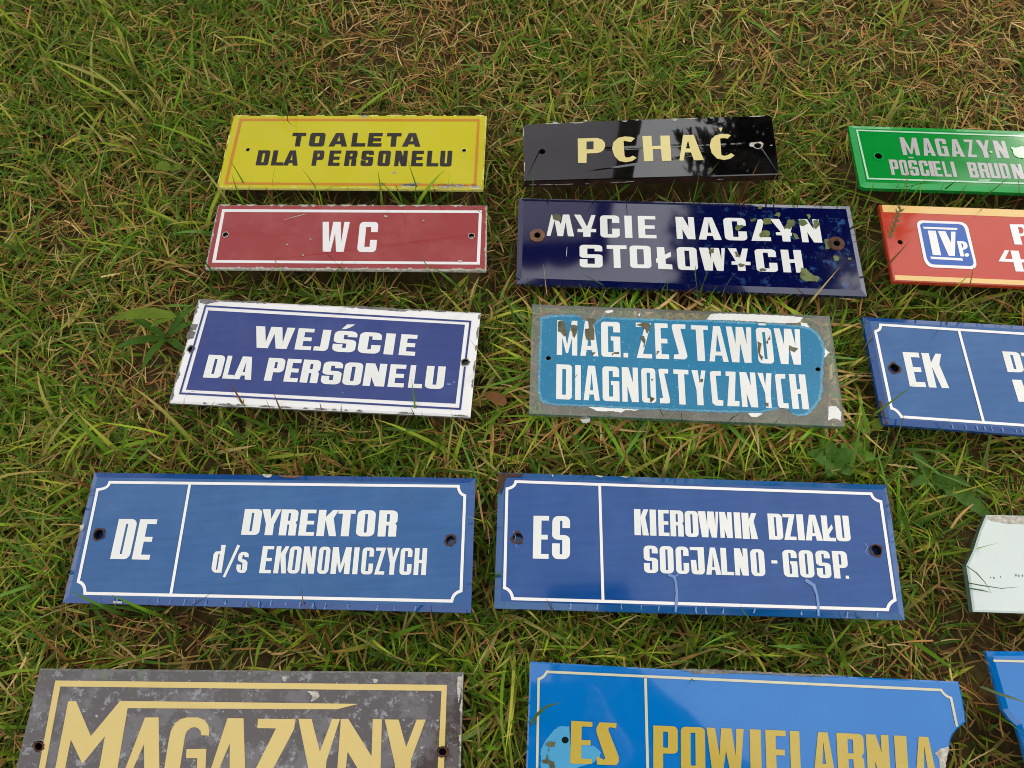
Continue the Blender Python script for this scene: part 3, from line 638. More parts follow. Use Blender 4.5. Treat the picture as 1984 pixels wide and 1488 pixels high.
S.pieces('letter', S.line(zGR, (35, 446, 668), (1900, 512, 730), [('P', 35, 155), ('O', 178, 285), ('S', 310, 440), ('C', 466, 591), ('I', 606, 662), ('E', 668, 777), ('L', 810, 905), ('I', 932, 984), ('B', 1172, 1305), ('R', 1328, 1470), ('U', 1480, 1620), ('D', 1638, 1765), ('N', 1810, 1965)], .38, .15, .22, .1)
        + [[[zGR(p) for p in [(300, 408), (375, 412), (378, 428), (302, 425)]]]], 'pale')
S.pieces('painted_reflection', [[rough([zGR(p) for p in [(1790, 260), (1850, 280), (1984, 250), (2100, 300), (2050, 420), (1900, 430), (1830, 370)]], 1, 2.5)], [rough([zGR(p) for p in [(1310, 740), (1500, 735), (1480, 770), (1330, 775)]], .8, 2)], [rough([zGR(p) for p in [(1470, 330), (1520, 320), (1520, 350), (1485, 355)]], .5, 2)]], 'reflect_green', up=.0005)  # sky reflection on the green glass, painted on as paler patches

# IV p
zV = Z(1760, 410, 8.857)
Q = extend(zD((357, 747)), zD((471, 1378)), zD((1548, 790)), zD((1548, 1423)), .30, .034)
S = Sign('red sign with cream bands and a blue rounded badge reading IVp.', Q, .034, .0045, 'brick', bevel=.0009, drop=.0007, holes=[(*zD((528, 1060)), .0022)], bev_mat='brick', side='brick')
def along(a, b, c, d):   # strip clipped just inside the plate
    return [[a, b, c, d]]
def uv(S, u, v): return ah(S.Hi, (u, v))
vt = ah(S.H, zD((375, 812)))[1]; vb = ah(S.H, zD((480, 1332)))[1]
S.polys('cream_band', [[[uv(S, .006, .99), uv(S, .995, .99), uv(S, .995, vt), uv(S, .006, vt)]]], 'cream')
S.polys('cream_band', [[[uv(S, .006, vb), uv(S, .995, vb), uv(S, .995, .012), uv(S, .006, .012)]]], 'cream')
bo = [(145, 240), (148, 205), (165, 175), (215, 155), (850, 178), (905, 184), (950, 200), (990, 230), (1012, 262), (1027, 300), (1160, 870), (1163, 915), (1150, 955), (1120, 980), (1080, 990), (400, 960), (355, 945), (315, 915), (285, 875), (262, 825)]
bi = [(200, 250), (203, 225), (225, 207), (262, 200), (840, 220), (885, 226), (922, 243), (948, 268), (965, 305), (1110, 860), (1112, 895), (1098, 925), (1065, 938), (430, 910), (385, 897), (350, 870), (325, 830), (308, 785)]
Bd = S.polys('badge', [[[zV(p) for p in bo]]], 'white', up=.0004)
S.polys('badge_field', [[[zV(p) for p in bi]]], 'badge', up=.0006, parent=Bd)
bl = [[[zV(p) for p in r]] for r in [[(245, 268), (830, 290), (832, 325), (255, 300)], [(370, 780), (915, 808), (928, 850), (380, 820)], [(325, 333), (460, 338), (555, 760), (412, 752)], [(497, 342), (628, 347), (725, 550), (722, 353), (800, 353), (790, 770), (685, 765)]]]
bl.append([[zV(p) for p in [(825, 515), (920, 515), (965, 528), (995, 555), (1008, 590), (1003, 625), (980, 650), (950, 662), (925, 665), (950, 778), (885, 775)]], [zV(p) for p in [(895, 550), (918, 560), (932, 580), (935, 605), (920, 632), (908, 610)]]])
bl.append([[zV((995 + 40 * math.cos(a), 752 + 31 * math.sin(a))) for a in np.linspace(0, 6.2832, 16, endpoint=False)]])
S.pieces('badge_letter', bl, 'white', up=.0008, parent=Bd)
S.pieces('letter', [[[zV(p) for p in [(1733, 222), (1960, 222), (2010, 235), (2040, 290), (2025, 370), (1985, 415), (1915, 430), (1955, 568), (1820, 565)]], [zV(p) for p in [(1875, 270), (1930, 265), (1970, 300), (1972, 350), (1950, 378), (1905, 382)]]],
                      [[zV(p) for p in [(1545, 855), (1650, 665), (1725, 668), (1655, 812), (1785, 818), (1750, 670), (1890, 675), (1925, 822), (2020, 825), (2030, 875), (1940, 872), (1984, 1032), (1840, 1028), (1800, 868)]]]], 'white')

# blue plates with a notched frame
def notched(z, pts): # pts: list of (a, ctrl, b) corner arcs, clockwise from top left (b is the start of the top line)
    path = []
    for a, c, b in pts: path += bez(a, c, b)
    return [z(p) for p in path]
# EK
zG = Z(1640, 590, 5.314); zK2 = Z(1840, 590, 5.514)
Q = extend((1673, 612), (1714, 820), (1984, 629), (1984, 841), .375, .034)
S = Sign('blue sign reading EK in its left field, at the right edge', Q, .034, .006, 'royal', bevel=.0044, drop=.0022, holes=[(*zG((494, 655)), .0036)], bev_mat='royal2', side='royal2', ring='rust')
S.stroke('border_line', [zG(p) for p in [(2300, 333)] + bez((350, 210), (352, 272), (296, 275)) + bez((462, 1070), (520, 1080), (565, 1157)) + [(2300, 1277)]], .0022, 'white')
S.stroke('divider_line', [zG((1155, 268)), zG((1410, 1212))], .0021, 'white', up=.00035)
S.pieces('letter', S.line(zG, (575, 490, 840), (970, 510, 858), [('E', 614, 780, dict(s=.45, t=.14)), ('K', 808, 1015, dict(s=.38))]), 'white_b')
S.pieces('letter', S.line(zK2, (588, 503, 720), (768, 511, 725), [('D', 588, 768)], .42, .15, .3, .16) + [[[zK2(p) for p in r]] for r in [[(758, 515), (860, 520), (860, 558), (768, 554)], [(663, 803), (765, 807), (850, 1044), (735, 1038)]]], 'white_b')
S.stroke('corner_rust', [zG((425, 1225)), zG((395, 1130)), zG((350, 985))], .0022, 'rust', up=-.0012)
for x0 in (1085, 1225, 1340, 1420, 1490, 1600, 1740, 1800): S.stroke('drip_stain', [zG((x0, 1225 + (x0 - 1085) * .06)), zG((x0 + 8, 1250 + (x0 - 1085) * .06)), zG((x0 + 18, 1275 + (x0 - 1085) * .06))], .0008, 'scratch', up=-.0002, jitter=1)
# DE
zH = Z(90, 890, 2.3341); zD1 = Z(200, 970, 8); zD2 = Z(400, 970, 8); zD3 = Z(600, 970, 8)
Q = [(180, 914), (921, 925), (912, 1187), (118, 1167)]
S = Sign('blue sign reading DE, DYREKTOR d/s EKONOMICZYCH in white letters', Q, .034, .006, 'royal', bevel=.0044, drop=.0022, holes=[(*zH((237, 340)), .0036), (*zH((1827, 367)), .0032)], bev_mat='royal2', side='royal2', ring='rust')
S.stroke('border_line', notched(zH, [((232, 137), (282, 134), (287, 104)), ((1863, 122), (1864, 156), (1892, 164)), ((1875, 595), (1838, 605), (1833, 641)), ((175, 606), (177, 560), (145, 553))]), .0021, 'white', closed=True)
S.stroke('divider_line', [zH((649, 113)), zH((563, 612))], .002, 'white', up=.00035)
S.pieces('letter', S.line(zD1, (178, 283, 905), (779, 290, 918), [('D', 178, 470, dict(s=.44)), ('E', 510, 779, dict(s=.47))], .44, .12, .3, .14), 'white_b')
a = S.line(zD2, (568, 130, 530), (1980, 144, 550), [('D', 568, 843), ('Y', 843, 1138, dict(s=.42)), ('R', 1145, 1410), ('E', 1447, 1686, dict(s=.47))], .43, .14, .26, .15)
a += S.line(zD3, (105, 143, 550), (1360, 153, 558), [('K', 125, 432, dict(s=.38)), ('T', 430, 697, dict(s=.46)), ('O', 732, 1014), ('R', 1068, 1358)], .42, .14, .3, .17)
S.pieces('letter', a, 'white_b')
a = [[[zD2(p) for p in [(232, 688), (302, 688), (233, 1118), (125, 1115), (90, 1085), (80, 1050), (113, 830), (145, 790), (222, 782)]], [zD2(p) for p in [(185, 828), (210, 828), (170, 1072), (145, 1072)]]],
     [[zD2(p) for p in [(483, 680), (522, 698), (290, 1193), (255, 1180)]]],
     [[zD2(p) for p in [(655, 880), (590, 870), (592, 845), (565, 842), (552, 905), (610, 920), (638, 960), (628, 1070), (590, 1120), (530, 1122), (485, 1105), (465, 1060), (470, 990), (537, 993), (530, 1075), (552, 1078), (562, 965), (500, 935), (487, 895), (505, 830), (550, 795), (620, 797), (655, 825)]]]]
a += S.line(zD2, (850, 703, 1125), (1900, 715, 1135), [('E', 848, 1025, dict(s=.46)), ('K', 1064, 1260), ('O', 1276, 1460), ('N', 1494, 1688), ('O', 1733, 1908)], .38, .12, .34, .16)
a += S.line(zD3, (342, 720, 1137), (1812, 737, 1155), [('M', 342, 634, dict(s=.4)), ('I', 678, 757), ('C', 808, 988), ('Z', 1016, 1170, dict(s=.46)), ('Y', 1187, 1382), ('C', 1402, 1585), ('H', 1621, 1812)], .38, .12, .3, .14)
S.pieces('letter', a, 'white_b')
for x0, y0 in [(320, 622), (505, 622), (562, 625), (625, 628), (668, 628), (722, 632), (808, 635), (905, 637), (960, 640), (1015, 635), (1083, 640), (1145, 642), (1205, 645), (1262, 645), (1362, 650), (1498, 655), (1572, 657), (1668, 660)]:
    S.stroke('drip_stain', [zH((x0 + 4, y0 + 4)), zH((x0, y0 + 16)), zH((x0 - random.uniform(-4, 8), y0 + random.uniform(22, 34)))], random.uniform(.0004, .0011), 'scratch', up=.00045, jitter=1.2)
S.pieces('paint_chip', [[rough([zH(p) for p in pp], .6, 3)] for pp in [[(975, 66), (1020, 70), (1015, 82), (985, 80)], [(300, 640), (342, 642), (342, 652), (302, 650)], [(150, 300), (172, 295), (165, 320), (152, 325)]]], 'chip_w', up=.0002)
S.pieces('paint_chip', [[rough([zH(p) for p in [(1050, 72), (1155, 74), (1120, 84), (1070, 82)]], .5, 3)]], 'rust_l', up=.0002)
# ES
zI = Z(930, 890, 2.3341); zE1 = Z(1010, 960, 8); zE2 = Z(1210, 960, 8); zE3 = Z(1410, 960, 8)
Q = [(966, 914), (1722, 938), (1756, 1201), (957, 1178)]
S = Sign('blue sign reading ES, KIEROWNIK DZIAŁU SOCJALNO-GOSP. with a rusty corner', Q, .034, .006, 'royal2', bevel=.0044, drop=.0022, holes=[(*zI((170, 356)), .0036), (*zI((1792, 411)), .0036)], bev_mat='royal', side='royal2', ring='rust')
S.stroke('border_line', notched(zI, [((122, 133), (158, 128), (162, 101)), ((1768, 156), (1778, 186), (1812, 191)), ((1876, 636), (1846, 650), (1842, 680)), ((148, 630), (142, 590), (111, 581))]), .0021, 'white', closed=True)
S.stroke('divider_line', [zI((541, 118)), zI((556, 636))], .002, 'white', up=.00035)
S.pieces('letter', S.line(zE1, (183, 315, 978), (755, 322, 990), [('E', 184, 426, dict(s=.52)), ('S', 478, 755)], .43, .11, .32, .14), 'white_b')
a = S.line(zE2, (140, 210, 614), (1940, 270, 670), [('K', 150, 372, dict(s=.45)), ('I', 392, 489), ('E', 523, 690, dict(s=.5)), ('R', 708, 915), ('O', 937, 1142), ('W', 1143, 1462, dict(s=.42)), ('N', 1476, 1667), ('I', 1700, 1800)], .42, .13, .3, .14)
a += S.line(zE3, (205, 268, 672), (1880, 316, 712), [('K', 222, 455, dict(s=.46)), ('D', 627, 848), ('Z', 860, 1050, dict(s=.5)), ('I', 1075, 1178), ('A', 1190, 1455, dict(m=.18)), ('U', 1668, 1888)], .43, .13, .3, .14)
a += [[[zE3(p) for p in [(1437, 310), (1530, 312), (1548, 530), (1610, 447), (1628, 510), (1568, 605), (1580, 655), (1672, 658), (1680, 712), (1482, 705)]]]]
S.pieces('letter', a, 'white_b')
a = S.line(zE2, (295, 775, 1200), (1930, 825, 1243), [('S', 298, 517), ('O', 547, 758), ('C', 795, 996), ('A', 1256, 1488, dict(m=.17)), ('L', 1493, 1686, dict(s=.46)), ('N', 1705, 1913)], .42, .12, .34, .15)
a += [[[zE2(p) for p in [(1008, 800), (1225, 802), (1245, 1170), (1232, 1205), (1200, 1225), (1090, 1222), (1055, 1205), (1040, 1170), (1025, 1000), (1108, 1000), (1125, 1160), (1148, 1162), (1130, 850), (1012, 845)]]]]
a += S.line(zE3, (345, 830, 1247), (1850, 865, 1290), [('O', 356, 571), ('G', 856, 1077), ('O', 1108, 1330), ('S', 1370, 1592), ('P', 1630, 1860)], .42, .12, .34, .16)
a += [[[zE3(p) for p in r]] for r in [[(675, 1005), (765, 1007), (770, 1055), (678, 1053)], [(1825, 1243), (1873, 1245), (1882, 1292), (1830, 1290)]]]
S.pieces('letter', a, 'white_b')
for x0, y0 in [(410, 648), (530, 650), (638, 652), (728, 656), (808, 660), (975, 664), (1020, 666), (1100, 670), (1240, 672), (1452, 682), (1660, 686), (1795, 690)]:
    S.stroke('drip_stain', [zI((x0 + 2, y0 + 4)), zI((x0, y0 + 16)), zI((x0 - random.uniform(-5, 5), y0 + random.uniform(22, 34)))], random.uniform(.0004, .0011), 'scratch', up=.00045, jitter=1.2)
S.stroke('drip_stain', [zI(p) for p in [(850, 522), (878, 532), (886, 560), (890, 610), (888, 640), (884, 690)]], .0018, 'scratch', up=.0006, jitter=.8)
S.stroke('drip_stain', [zI(p) for p in [(898, 520), (882, 530)]], .0008, 'scratch')
S.stroke('drip_stain', [zI(p) for p in [(1470, 545), (1508, 570), (1522, 610), (1528, 650), (1530, 710)]], .0018, 'scratch', up=.0006, jitter=.8)
S.stroke('scratch', [zI(p) for p in [(150, 325), (160, 345), (158, 375), (168, 400)]], .0004, 'scratch')
S.stroke('scratch', [zI(p) for p in [(1740, 380), (1752, 395), (1742, 420), (1755, 435)]], .0005, 'scratch')
S.pieces('corner_rust', [[rough([zI(p) for p in [(84, 62), (200, 66), (190, 78), (120, 80), (112, 110), (92, 150), (82, 160)]], .8, 3)]], 'rust', up=.0002)
S.pieces('corner_rust', [[rough([zI(p) for p in [(1835, 118), (1842, 118), (1868, 270), (1862, 268)]], .4, 3)]], 'rust', up=.0002)
S.pieces('paint_chip', [[rough([zI(p) for p in pp], .4, 3)] for pp in [[(325, 68), (332, 68), (331, 80), (326, 80)], [(520, 72), (560, 76), (545, 82)], [(630, 76), (680, 78), (660, 84)]]], 'chip_w', up=.0003)

# MAGAZYNY
zJ = Z(0, 1270, 2.1565); zJ1 = Z(80, 1340, 4); zJ2 = Z(440, 1340, 4)
Q = [(76, 1295), (898, 1302.5), (889.5, 1580), (8, 1580)]
S = Sign('grey mottled glass sign reading MAGAZYNY in large cream capitals', Q, .036, .006, 'mag', bevel=.0012, drop=.001, holes=[(*zJ((163, 380)), .0034), (*zJ((1850, 402)), .0038)], bev_mat='chip_m', side='dark')
S.pieces('border_line', [[[(107.5, 1318.5), (866, 1327), (855.5, 1338.5), (117, 1330)]], [[(107.5, 1318.5), (117, 1330), (77, 1545), (65, 1545)]], [[(866, 1327), (861.8, 1447), (850.3, 1447), (855.5, 1338.5)]], [[(861, 1466), (858, 1545), (845, 1545), (849.2, 1466)]]], 'gold2')
S.pieces('letter', [[[zJ1(p) for p in r]] for r in [
    [(210, 75), (270, 73), (385, 345), (612, 72), (2460, 95), (2290, 137), (670, 128), (563, 760), (420, 760), (495, 345), (320, 560), (230, 370), (152, 760), (78, 760)],
    [(805, 200), (910, 200), (918, 760), (800, 760), (798, 405), (640, 760), (590, 760)],
    [(1300, 340), (1240, 338), (1236, 305), (1215, 282), (1190, 275), (1160, 280), (1130, 305), (1115, 340), (1075, 592), (1060, 760), (930, 760), (955, 592), (985, 400), (1005, 305), (1035, 250), (1075, 215), (1130, 200), (1215, 200), (1265, 220), (1295, 260), (1302, 300)],
    [(1127, 445), (1280, 443), (1265, 760), (1200, 760), (1210, 515), (1122, 515)],
    [(1445, 205), (1568, 207), (1585, 760), (1460, 760), (1462, 400), (1310, 760), (1262, 760)],
    [(1680, 210), (1970, 213), (1960, 290), (1800, 592), (1720, 760), (1590, 760), (1665, 592), (1820, 285), (1675, 282)]]]
    + [[[zJ2(p) for p in r]] for r in [[(553, 210), (655, 212), (720, 465), (815, 212), (875, 212), (770, 540), (757, 760), (640, 760), (630, 592)], [(883, 212), (940, 212), (1120, 500), (1130, 213), (1200, 213), (1185, 760), (1110, 760), (935, 465), (920, 592), (915, 760), (850, 760), (855, 592)],
       [(1222, 215), (1330, 217), (1388, 430), (1470, 217), (1540, 217), (1425, 530), (1415, 760), (1305, 760), (1300, 560)]]], 'gold2')
S.pieces('paint_chip', [[rough([zJ(p) for p in pp], .8, 2.5)] for pp in [[(1285, 150), (1330, 148), (1335, 175), (1300, 195), (1305, 170)], [(1180, 88), (1200, 88), (1195, 108), (1180, 105)], [(1560, 98), (1580, 100), (1575, 116), (1562, 115)], [(1912, 88), (1930, 88), (1926, 150), (1916, 200), (1910, 150)]]], 'chip_w', up=.0003)
S.ragged_edge('paint_chip', 'chip_w', Q, [(1, 2)], 1.5, 6, thr=.2)
for c_ in ((163, 380), (1850, 402)):
    o2 = S.blot(*c_, 11, 16, .18, zJ, 1, .95); i2 = [(zJ(c_)[0] + math.cos(a) * 7.4, zJ(c_)[1] + math.sin(a) * 7.2) for a in np.linspace(0, 6.2832, 14, endpoint=False)]
    S.polys('rust_ring', [[o2, i2]], 'rust', up=.0006)

# POWIELARNIA
zK = Z(1000, 1260, 2.0163); zP1 = Z(1010, 1370, 4); zP2 = Z(1488, 1250, 4)
ol = [(1027, 1281.5), (1300, 1297), (1600, 1309), (1858, 1320.5), (1864, 1345), (1870, 1378), (1872, 1399), (1856, 1412), (1846, 1425), (1841, 1440), (1840, 1456), (1834, 1472), (1829, 1500), (1838, 1580), (1016, 1580)]
Q = [(1027, 1281.5), (1858, 1320.5), (1880, 1580), (1016, 1580)]
S = Sign('bright azure glass sign reading ES POWIELARNIA in gold, its right end broken off', Q, .036, .005, 'azure', tilt=(0, .0), bevel=.0010, drop=.0008, holes=[(*zP1((340, 255)), .0024)], bev_mat='azure', side='glass_edge', outline=ol)
S.stroke('border_line', [zK(p) for p in [(80, 560)] + bez((88, 112), (108, 108), (120, 84)) + bez((1660, 155), (1672, 178), (1698, 186)) + [(1722, 298)]], .0016, 'cream_line')
S.stroke('divider_line', [zK((505, 105)), zK((516, 560))], .0018, 'cream_line')
a = S.line(zP1, (383, 106, 437), (548, 115, 441), [('E', 383, 548, dict(s=.5, t=.12))])
a += [[[zP1(p) for p in [(582, 160), (605, 118), (738, 123), (735, 165), (685, 155), (672, 172), (755, 385), (755, 425), (735, 450), (585, 445), (583, 378), (640, 408), (650, 395), (582, 195)]]]]
S.pieces('letter', a, 'khaki', up=.00045)
a = S.line(zP1, (1022, 142, 488), (1858, 175, 518), [('P', 1022, 1212), ('O', 1236, 1424), ('w', 1436, 1726, dict(s=.38, t=.5)), ('I', 1772, 1858)], .40, .13, .2, .1)
a += S.line(zP2, (-32, 655, 998), (1215, 710, 1056), [('E', -18, 140, dict(s=.5)), ('L', 172, 322, dict(s=.5)), ('A', 346, 515, dict(m=.22)), ('R', 536, 745), ('N', 765, 940), ('I', 985, 1080), ('A', 1130, 1300, dict(m=.22))], .40, .13, .2, .1)
S.pieces('letter', a, 'khaki', up=.00045)
S.polys('worn_patch', [[rough([zP1(p) for p in [(150, 330), (190, 260), (250, 180), (300, 145), (370, 150), (382, 300), (480, 290), (560, 300), (620, 350), (600, 400), (560, 430), (400, 480), (150, 480)]], .8, 2.5), [zP1((340 + 28 * math.cos(x), 255 + 27 * math.sin(x))) for x in np.linspace(0, 6.2832, 12, endpoint=False)]]], 'azure_w', up=.0003)
S.pieces('paint_chip', [[rough([zP1(p) for p in pp], .5, 2)] for pp in [[(185, 285), (225, 265), (265, 270), (260, 305), (210, 308)], [(160, 410), (190, 405), (200, 360), (215, 410), (255, 425), (262, 472), (225, 472), (215, 440), (165, 432)], [(204, 322), (220, 322), (215, 345)]]], 'chip', up=.0006)
S.pieces('paint_chip', [[rough([zK(p) for p in [(640, 72), (800, 76), (1000, 86), (1200, 94), (1300, 98), (1200, 102), (1080, 100), (1000, 94), (850, 90), (700, 92)]], .8, 3)]], 'chip_m', up=.0003)
S.pieces('paint_chip', [[rough([zP2(p) for p in [(1400, 785), (1340, 800), (1290, 840), (1320, 870), (1330, 950), (1360, 1010), (1375, 940), (1395, 830)]], .8, 3)]], 'chip_w', up=.0003)

# white blank
zL = Z(1784, 960, 5.315)
Q = extend(zL((680, 198)), zL((545, 1195)), zL((1063, 206)), zL((1063, 1213)), .3, .036)
S = Sign('blank white glass plate with its left end broken, at the right edge', Q, .036, .006, 'milk', bevel=.0012, drop=.001, bev_mat='milk', side='glass_edge', outline=[Q[0], Q[1], Q[2], Q[3], zL((500, 870)), zL((475, 720)), zL((550, 560)), zL((610, 370))])
S.polys('worn_strip', [[rough([zL(p) for p in [(690, 212), (1500, 225), (1500, 315), (1063, 297), (900, 290), (760, 265), (690, 250)]], .8, 4)]], 'chip_w', up=.0002)
S.pieces('smudge', [[S.blot(x, y, r, 7, .5, zL, .5, 1)] for x, y, r in [(720, 845, 1.5), (755, 848, 2.6), (820, 840, 1.8), (978, 822, 3), (1010, 830, 2.4), (1045, 825, 2.6)]], 'chip_m', up=.0002)

# azure corner
Q = extend(zP2((1700, 45)), zP2((2150, 1500)), zP2((1984, 48)), zP2((2400, 1510)), .26, .036)
S = Sign('corner of an azure sign with one cream line, at the lower right', Q, .036, .005, 'azure', bevel=.0030, drop=.0016, bev_mat='azure', side='azure',
         outline=[Q[0], Q[1], Q[2], Q[3], zP2((1984, 760)), zP2((1935, 625)), zP2((1880, 570)), zP2((1830, 500))])
S.stroke('border_line', [zP2((1745, 120)), zP2((2900, 150))], .0014, 'cream_line')

# ------------------------------------------------------------------ grass
X0, X1, Y0, Y1 = -.80, .80, -.22, 1.0
def inside(poly, x, y):
    c = np.zeros(x.shape, bool); n = len(poly); j = n - 1
    for i in range(n):
        xi, yi = poly[i]; xj, yj = poly[j]
        c ^= ((yi > y) != (yj > y)) & (x < (xj - xi) * (y - yi) / (yj - yi + 1e-12) + xi); j = i
    return c
def zone(pts, glass_ok=False, margin=.0012):
    """for an (n, k, 3) array: True where a point of the strip pierces a plate; second: lies over a plate"""
    hit = np.zeros(len(pts), bool); over = np.zeros(len(pts), bool)
    x, y, z = pts[..., 0], pts[..., 1], pts[..., 2]
    for s_ in SIGNS:
        S_ = s_['top']; ins = inside(s_['poly'], x, y)
        zt = S_.c.z - (S_.tn.x * (x - S_.c.x) + S_.tn.y * (y - S_.c.y)) / S_.tn.z
        hit |= (ins & (z < zt + margin) & (z > zt - s_['thick'] - .002)).any(1)
        over |= (ins & (z >= zt + margin)).any(1)
    return hit, over
def in_sign(x, y, glass=None):
    c = np.zeros(x.shape, bool)
    for s_ in SIGNS:
        if glass is None or s_['glass'] == glass: c |= inside(s_['poly'], x, y)
    return c
def strips(x, y, z0, az, L, th0, bend, wd, prof, curl=None):
    n = len(x); k = len(prof); P = np.zeros((n, k, 3)); P[:, 0, 0] = x; P[:, 0, 1] = y; P[:, 0, 2] = z0
    if curl is None: curl = np.zeros(n)
    for i in range(1, k):
        q = (i - .5) / (k - 1); th = th0 + bend * q; a = az + curl * q
        d = np.stack([np.sin(th) * np.cos(a), np.sin(th) * np.sin(a), np.cos(th)], -1)
        P[:, i] = P[:, i - 1] + d * (L / (k - 1))[:, None]
    return P
def mesh_strips(name, P, az, wd, prof, col0, col1, mat, roll=None, curl=None):
    n, k, _ = P.shape
    if roll is None: roll = np.zeros(n)
    V = np.zeros((n, k, 2, 3))
    for i in range(k):
        q = i / (k - 1); a = az + (curl * q if curl is not None else 0)
        r = roll * (1 + .6 * q)
        side = np.stack([-np.sin(a) * np.cos(r), np.cos(a) * np.cos(r), np.sin(r)], -1) * (wd * prof[i] / 2)[:, None]
        V[:, i, 0] = P[:, i] - side; V[:, i, 1] = P[:, i] + side
    vs = V.reshape(-1, 3); b = (np.arange(n) * k * 2)[:, None]; fs = []
    for i in range(k - 1): fs.append(b + np.array([2 * i, 2 * i + 1, 2 * i + 3, 2 * i + 2])[None])
    fs = np.stack(fs, 1).reshape(-1)
    me = bpy.data.meshes.new(name); nf = n * (k - 1)
    me.vertices.add(len(vs)); me.vertices.foreach_set('co', vs.astype(np.float32).ravel())
    me.loops.add(nf * 4); me.loops.foreach_set('vertex_index', fs.astype(np.int32))
    me.polygons.add(nf); me.polygons.foreach_set('loop_start', np.arange(nf, dtype=np.int32) * 4)
    me.polygons.foreach_set('use_smooth', np.ones(nf, bool)); me.update(calc_edges=True)
    ca = me.color_attributes.new('Col', 'FLOAT_COLOR', 'POINT'); C_ = np.ones((n, k, 2, 4), np.float32)
    for i in range(k):
        q = i / (k - 1); C_[:, i, :, :3] = (col0 * (1 - q) + col1 * q)[:, None, :]
    ca.data.foreach_set('color', C_.ravel())
    me.materials.append(mat)
    o = bpy.data.objects.new(name, me); COL.objects.link(o); return o

GREENS = np.array([lin(c) for c in [(86, 128, 16), (108, 150, 26), (130, 164, 34), (66, 106, 16), (152, 172, 42), (92, 130, 34), (176, 180, 62), (96, 142, 50)]])
STRAWS = np.array([lin(c) for c in [(196, 160, 96), (170, 126, 68), (146, 100, 52), (214, 184, 122), (120, 84, 46), (188, 140, 80), (160, 138, 72)]])
MG = attr_mat('grass_blade', .5, .38, .22); MS = attr_mat('dry_straw', .75, .15, .15)

def patch(x, y):      # 0 = worn and dry, 1 = lush
    p = .55 * vnoise(x, y, 5.2, 11) + .30 * vnoise(x, y, 12, 12) + .15 * vnoise(x, y, 30, 13)
    p = (p - .5) * 1.4 + .60
    p += .28 * np.clip(-(x + .1), 0, .6) - .02 * np.clip(x, 0, .6)
    for cx, cy, r, a in BARE: p -= a * np.exp(-((x - cx) ** 2 + (y - cy) ** 2) / r ** 2)
    return np.clip(p, 0, 1)
def gpt(px, py): r = ray(px, py); t = -H / r.z; return (r.x * t, r.y * t)
BARE = [(*gpt(1900, 60), .07, .7), (*gpt(1500, 90), .05, .15), (*gpt(700, 90), .045, .5), (*gpt(1850, 1270), .05, .8), (*gpt(1900, 1180), .03, .5), (*gpt(980, 560), .05, .45), (*gpt(1690, 440), .03, .5), (*gpt(1330, 120), .05, .15),
        (*gpt(960, 830), .05, .5), (*gpt(150, 700), .08, .3), (*gpt(300, 1230), .05, .4), (*gpt(950, 1240), .03, .5), (*gpt(140, 480), .04, .4), (*gpt(1960, 1420), .05, .6)]

# --- green blades, grown in tufts
def green(n_tufts, per, seed, lo, hi, wlo, whi, leanm, frac=1.):
    r = np.random.default_rng(seed)
    tx = r.uniform(X0, X1, n_tufts); ty = r.uniform(Y0, Y1, n_tufts)
    keep = r.random(n_tufts) < .22 + 1.0 * patch(tx, ty) ** 1.1; tx, ty = tx[keep], ty[keep]
    k = r.integers(per[0], per[1] + 1, len(tx)); idx = np.repeat(np.arange(len(tx)), k); n = len(idx)
    ta = r.uniform(0, 2 * np.pi, len(tx)); tl = r.uniform(.7, 1.2, len(tx)) * (.8 + .4 * patch(tx, ty)); tcx = r.random(len(tx))
    tlean = r.uniform(.1, .75, len(tx))
    x = tx[idx] + r.normal(0, .0035, n); y = ty[idx] + r.normal(0, .0035, n)
    az = np.where(r.random(n) < tlean[idx], ta[idx] + r.normal(0, .7, n), r.uniform(0, 2 * np.pi, n))
    L = r.uniform(lo, hi, n) * tl[idx] * np.clip(1.12 - .35 * y, .8, 1.1); th0 = np.abs(r.normal(leanm, .32, n)); bend = np.abs(r.normal(.65, .5, n))
    wd = r.uniform(wlo, whi, n); curl = r.normal(0, .35, n); roll = r.normal(0, .45, n)
    ci = (tcx[idx] * 8 + r.normal(0, 1.3, n)).astype(int) % 8
    col = GREENS[ci] * r.uniform(.7, 1.3, (n, 1))
    yel = r.random(n) < .10; col[yel] = (GREENS[4] * .5 + STRAWS[3] * .4)
    tip = col * 1.05; dry = r.random(n) < .16; tip[dry] = STRAWS[r.integers(0, 7, dry.sum())]
    base = col * .85 + STRAWS[3] * .08
    return [x, y, az, L, th0, bend, wd, curl, roll, base, tip]
prof = np.array([.75, 1, .96, .8, .5, .04])
def settle(G, prof_, keepover=.35, z0=0., name='x', seed=3):
    x, y, az, L, th0, bend, wd, curl, roll, base, tip = G; r = np.random.default_rng(seed)
    ok = ~in_sign(x, y); G = [a[ok] for a in G]; x, y, az, L, th0, bend, wd, curl, roll, base, tip = G
    P = strips(x, y, z0, az, L, th0, bend, wd, prof_, curl)
    hit, over = zone(P); flip = hit | (over & (r.random(len(x)) > keepover))
    az[flip] += np.pi; P = strips(x, y, z0, az, L, th0, bend, wd, prof_, curl)
    hit, over = zone(P); up = hit
    th0[up] *= .15; bend[up] *= .25; P = strips(x, y, z0, az, L, th0, bend, wd, prof_, curl)
    hit, over = zone(P); ok = ~hit & ~(over & (r.random(len(x)) > keepover))
    return [a[ok] for a in (P, az, wd, base, tip, roll, curl)]
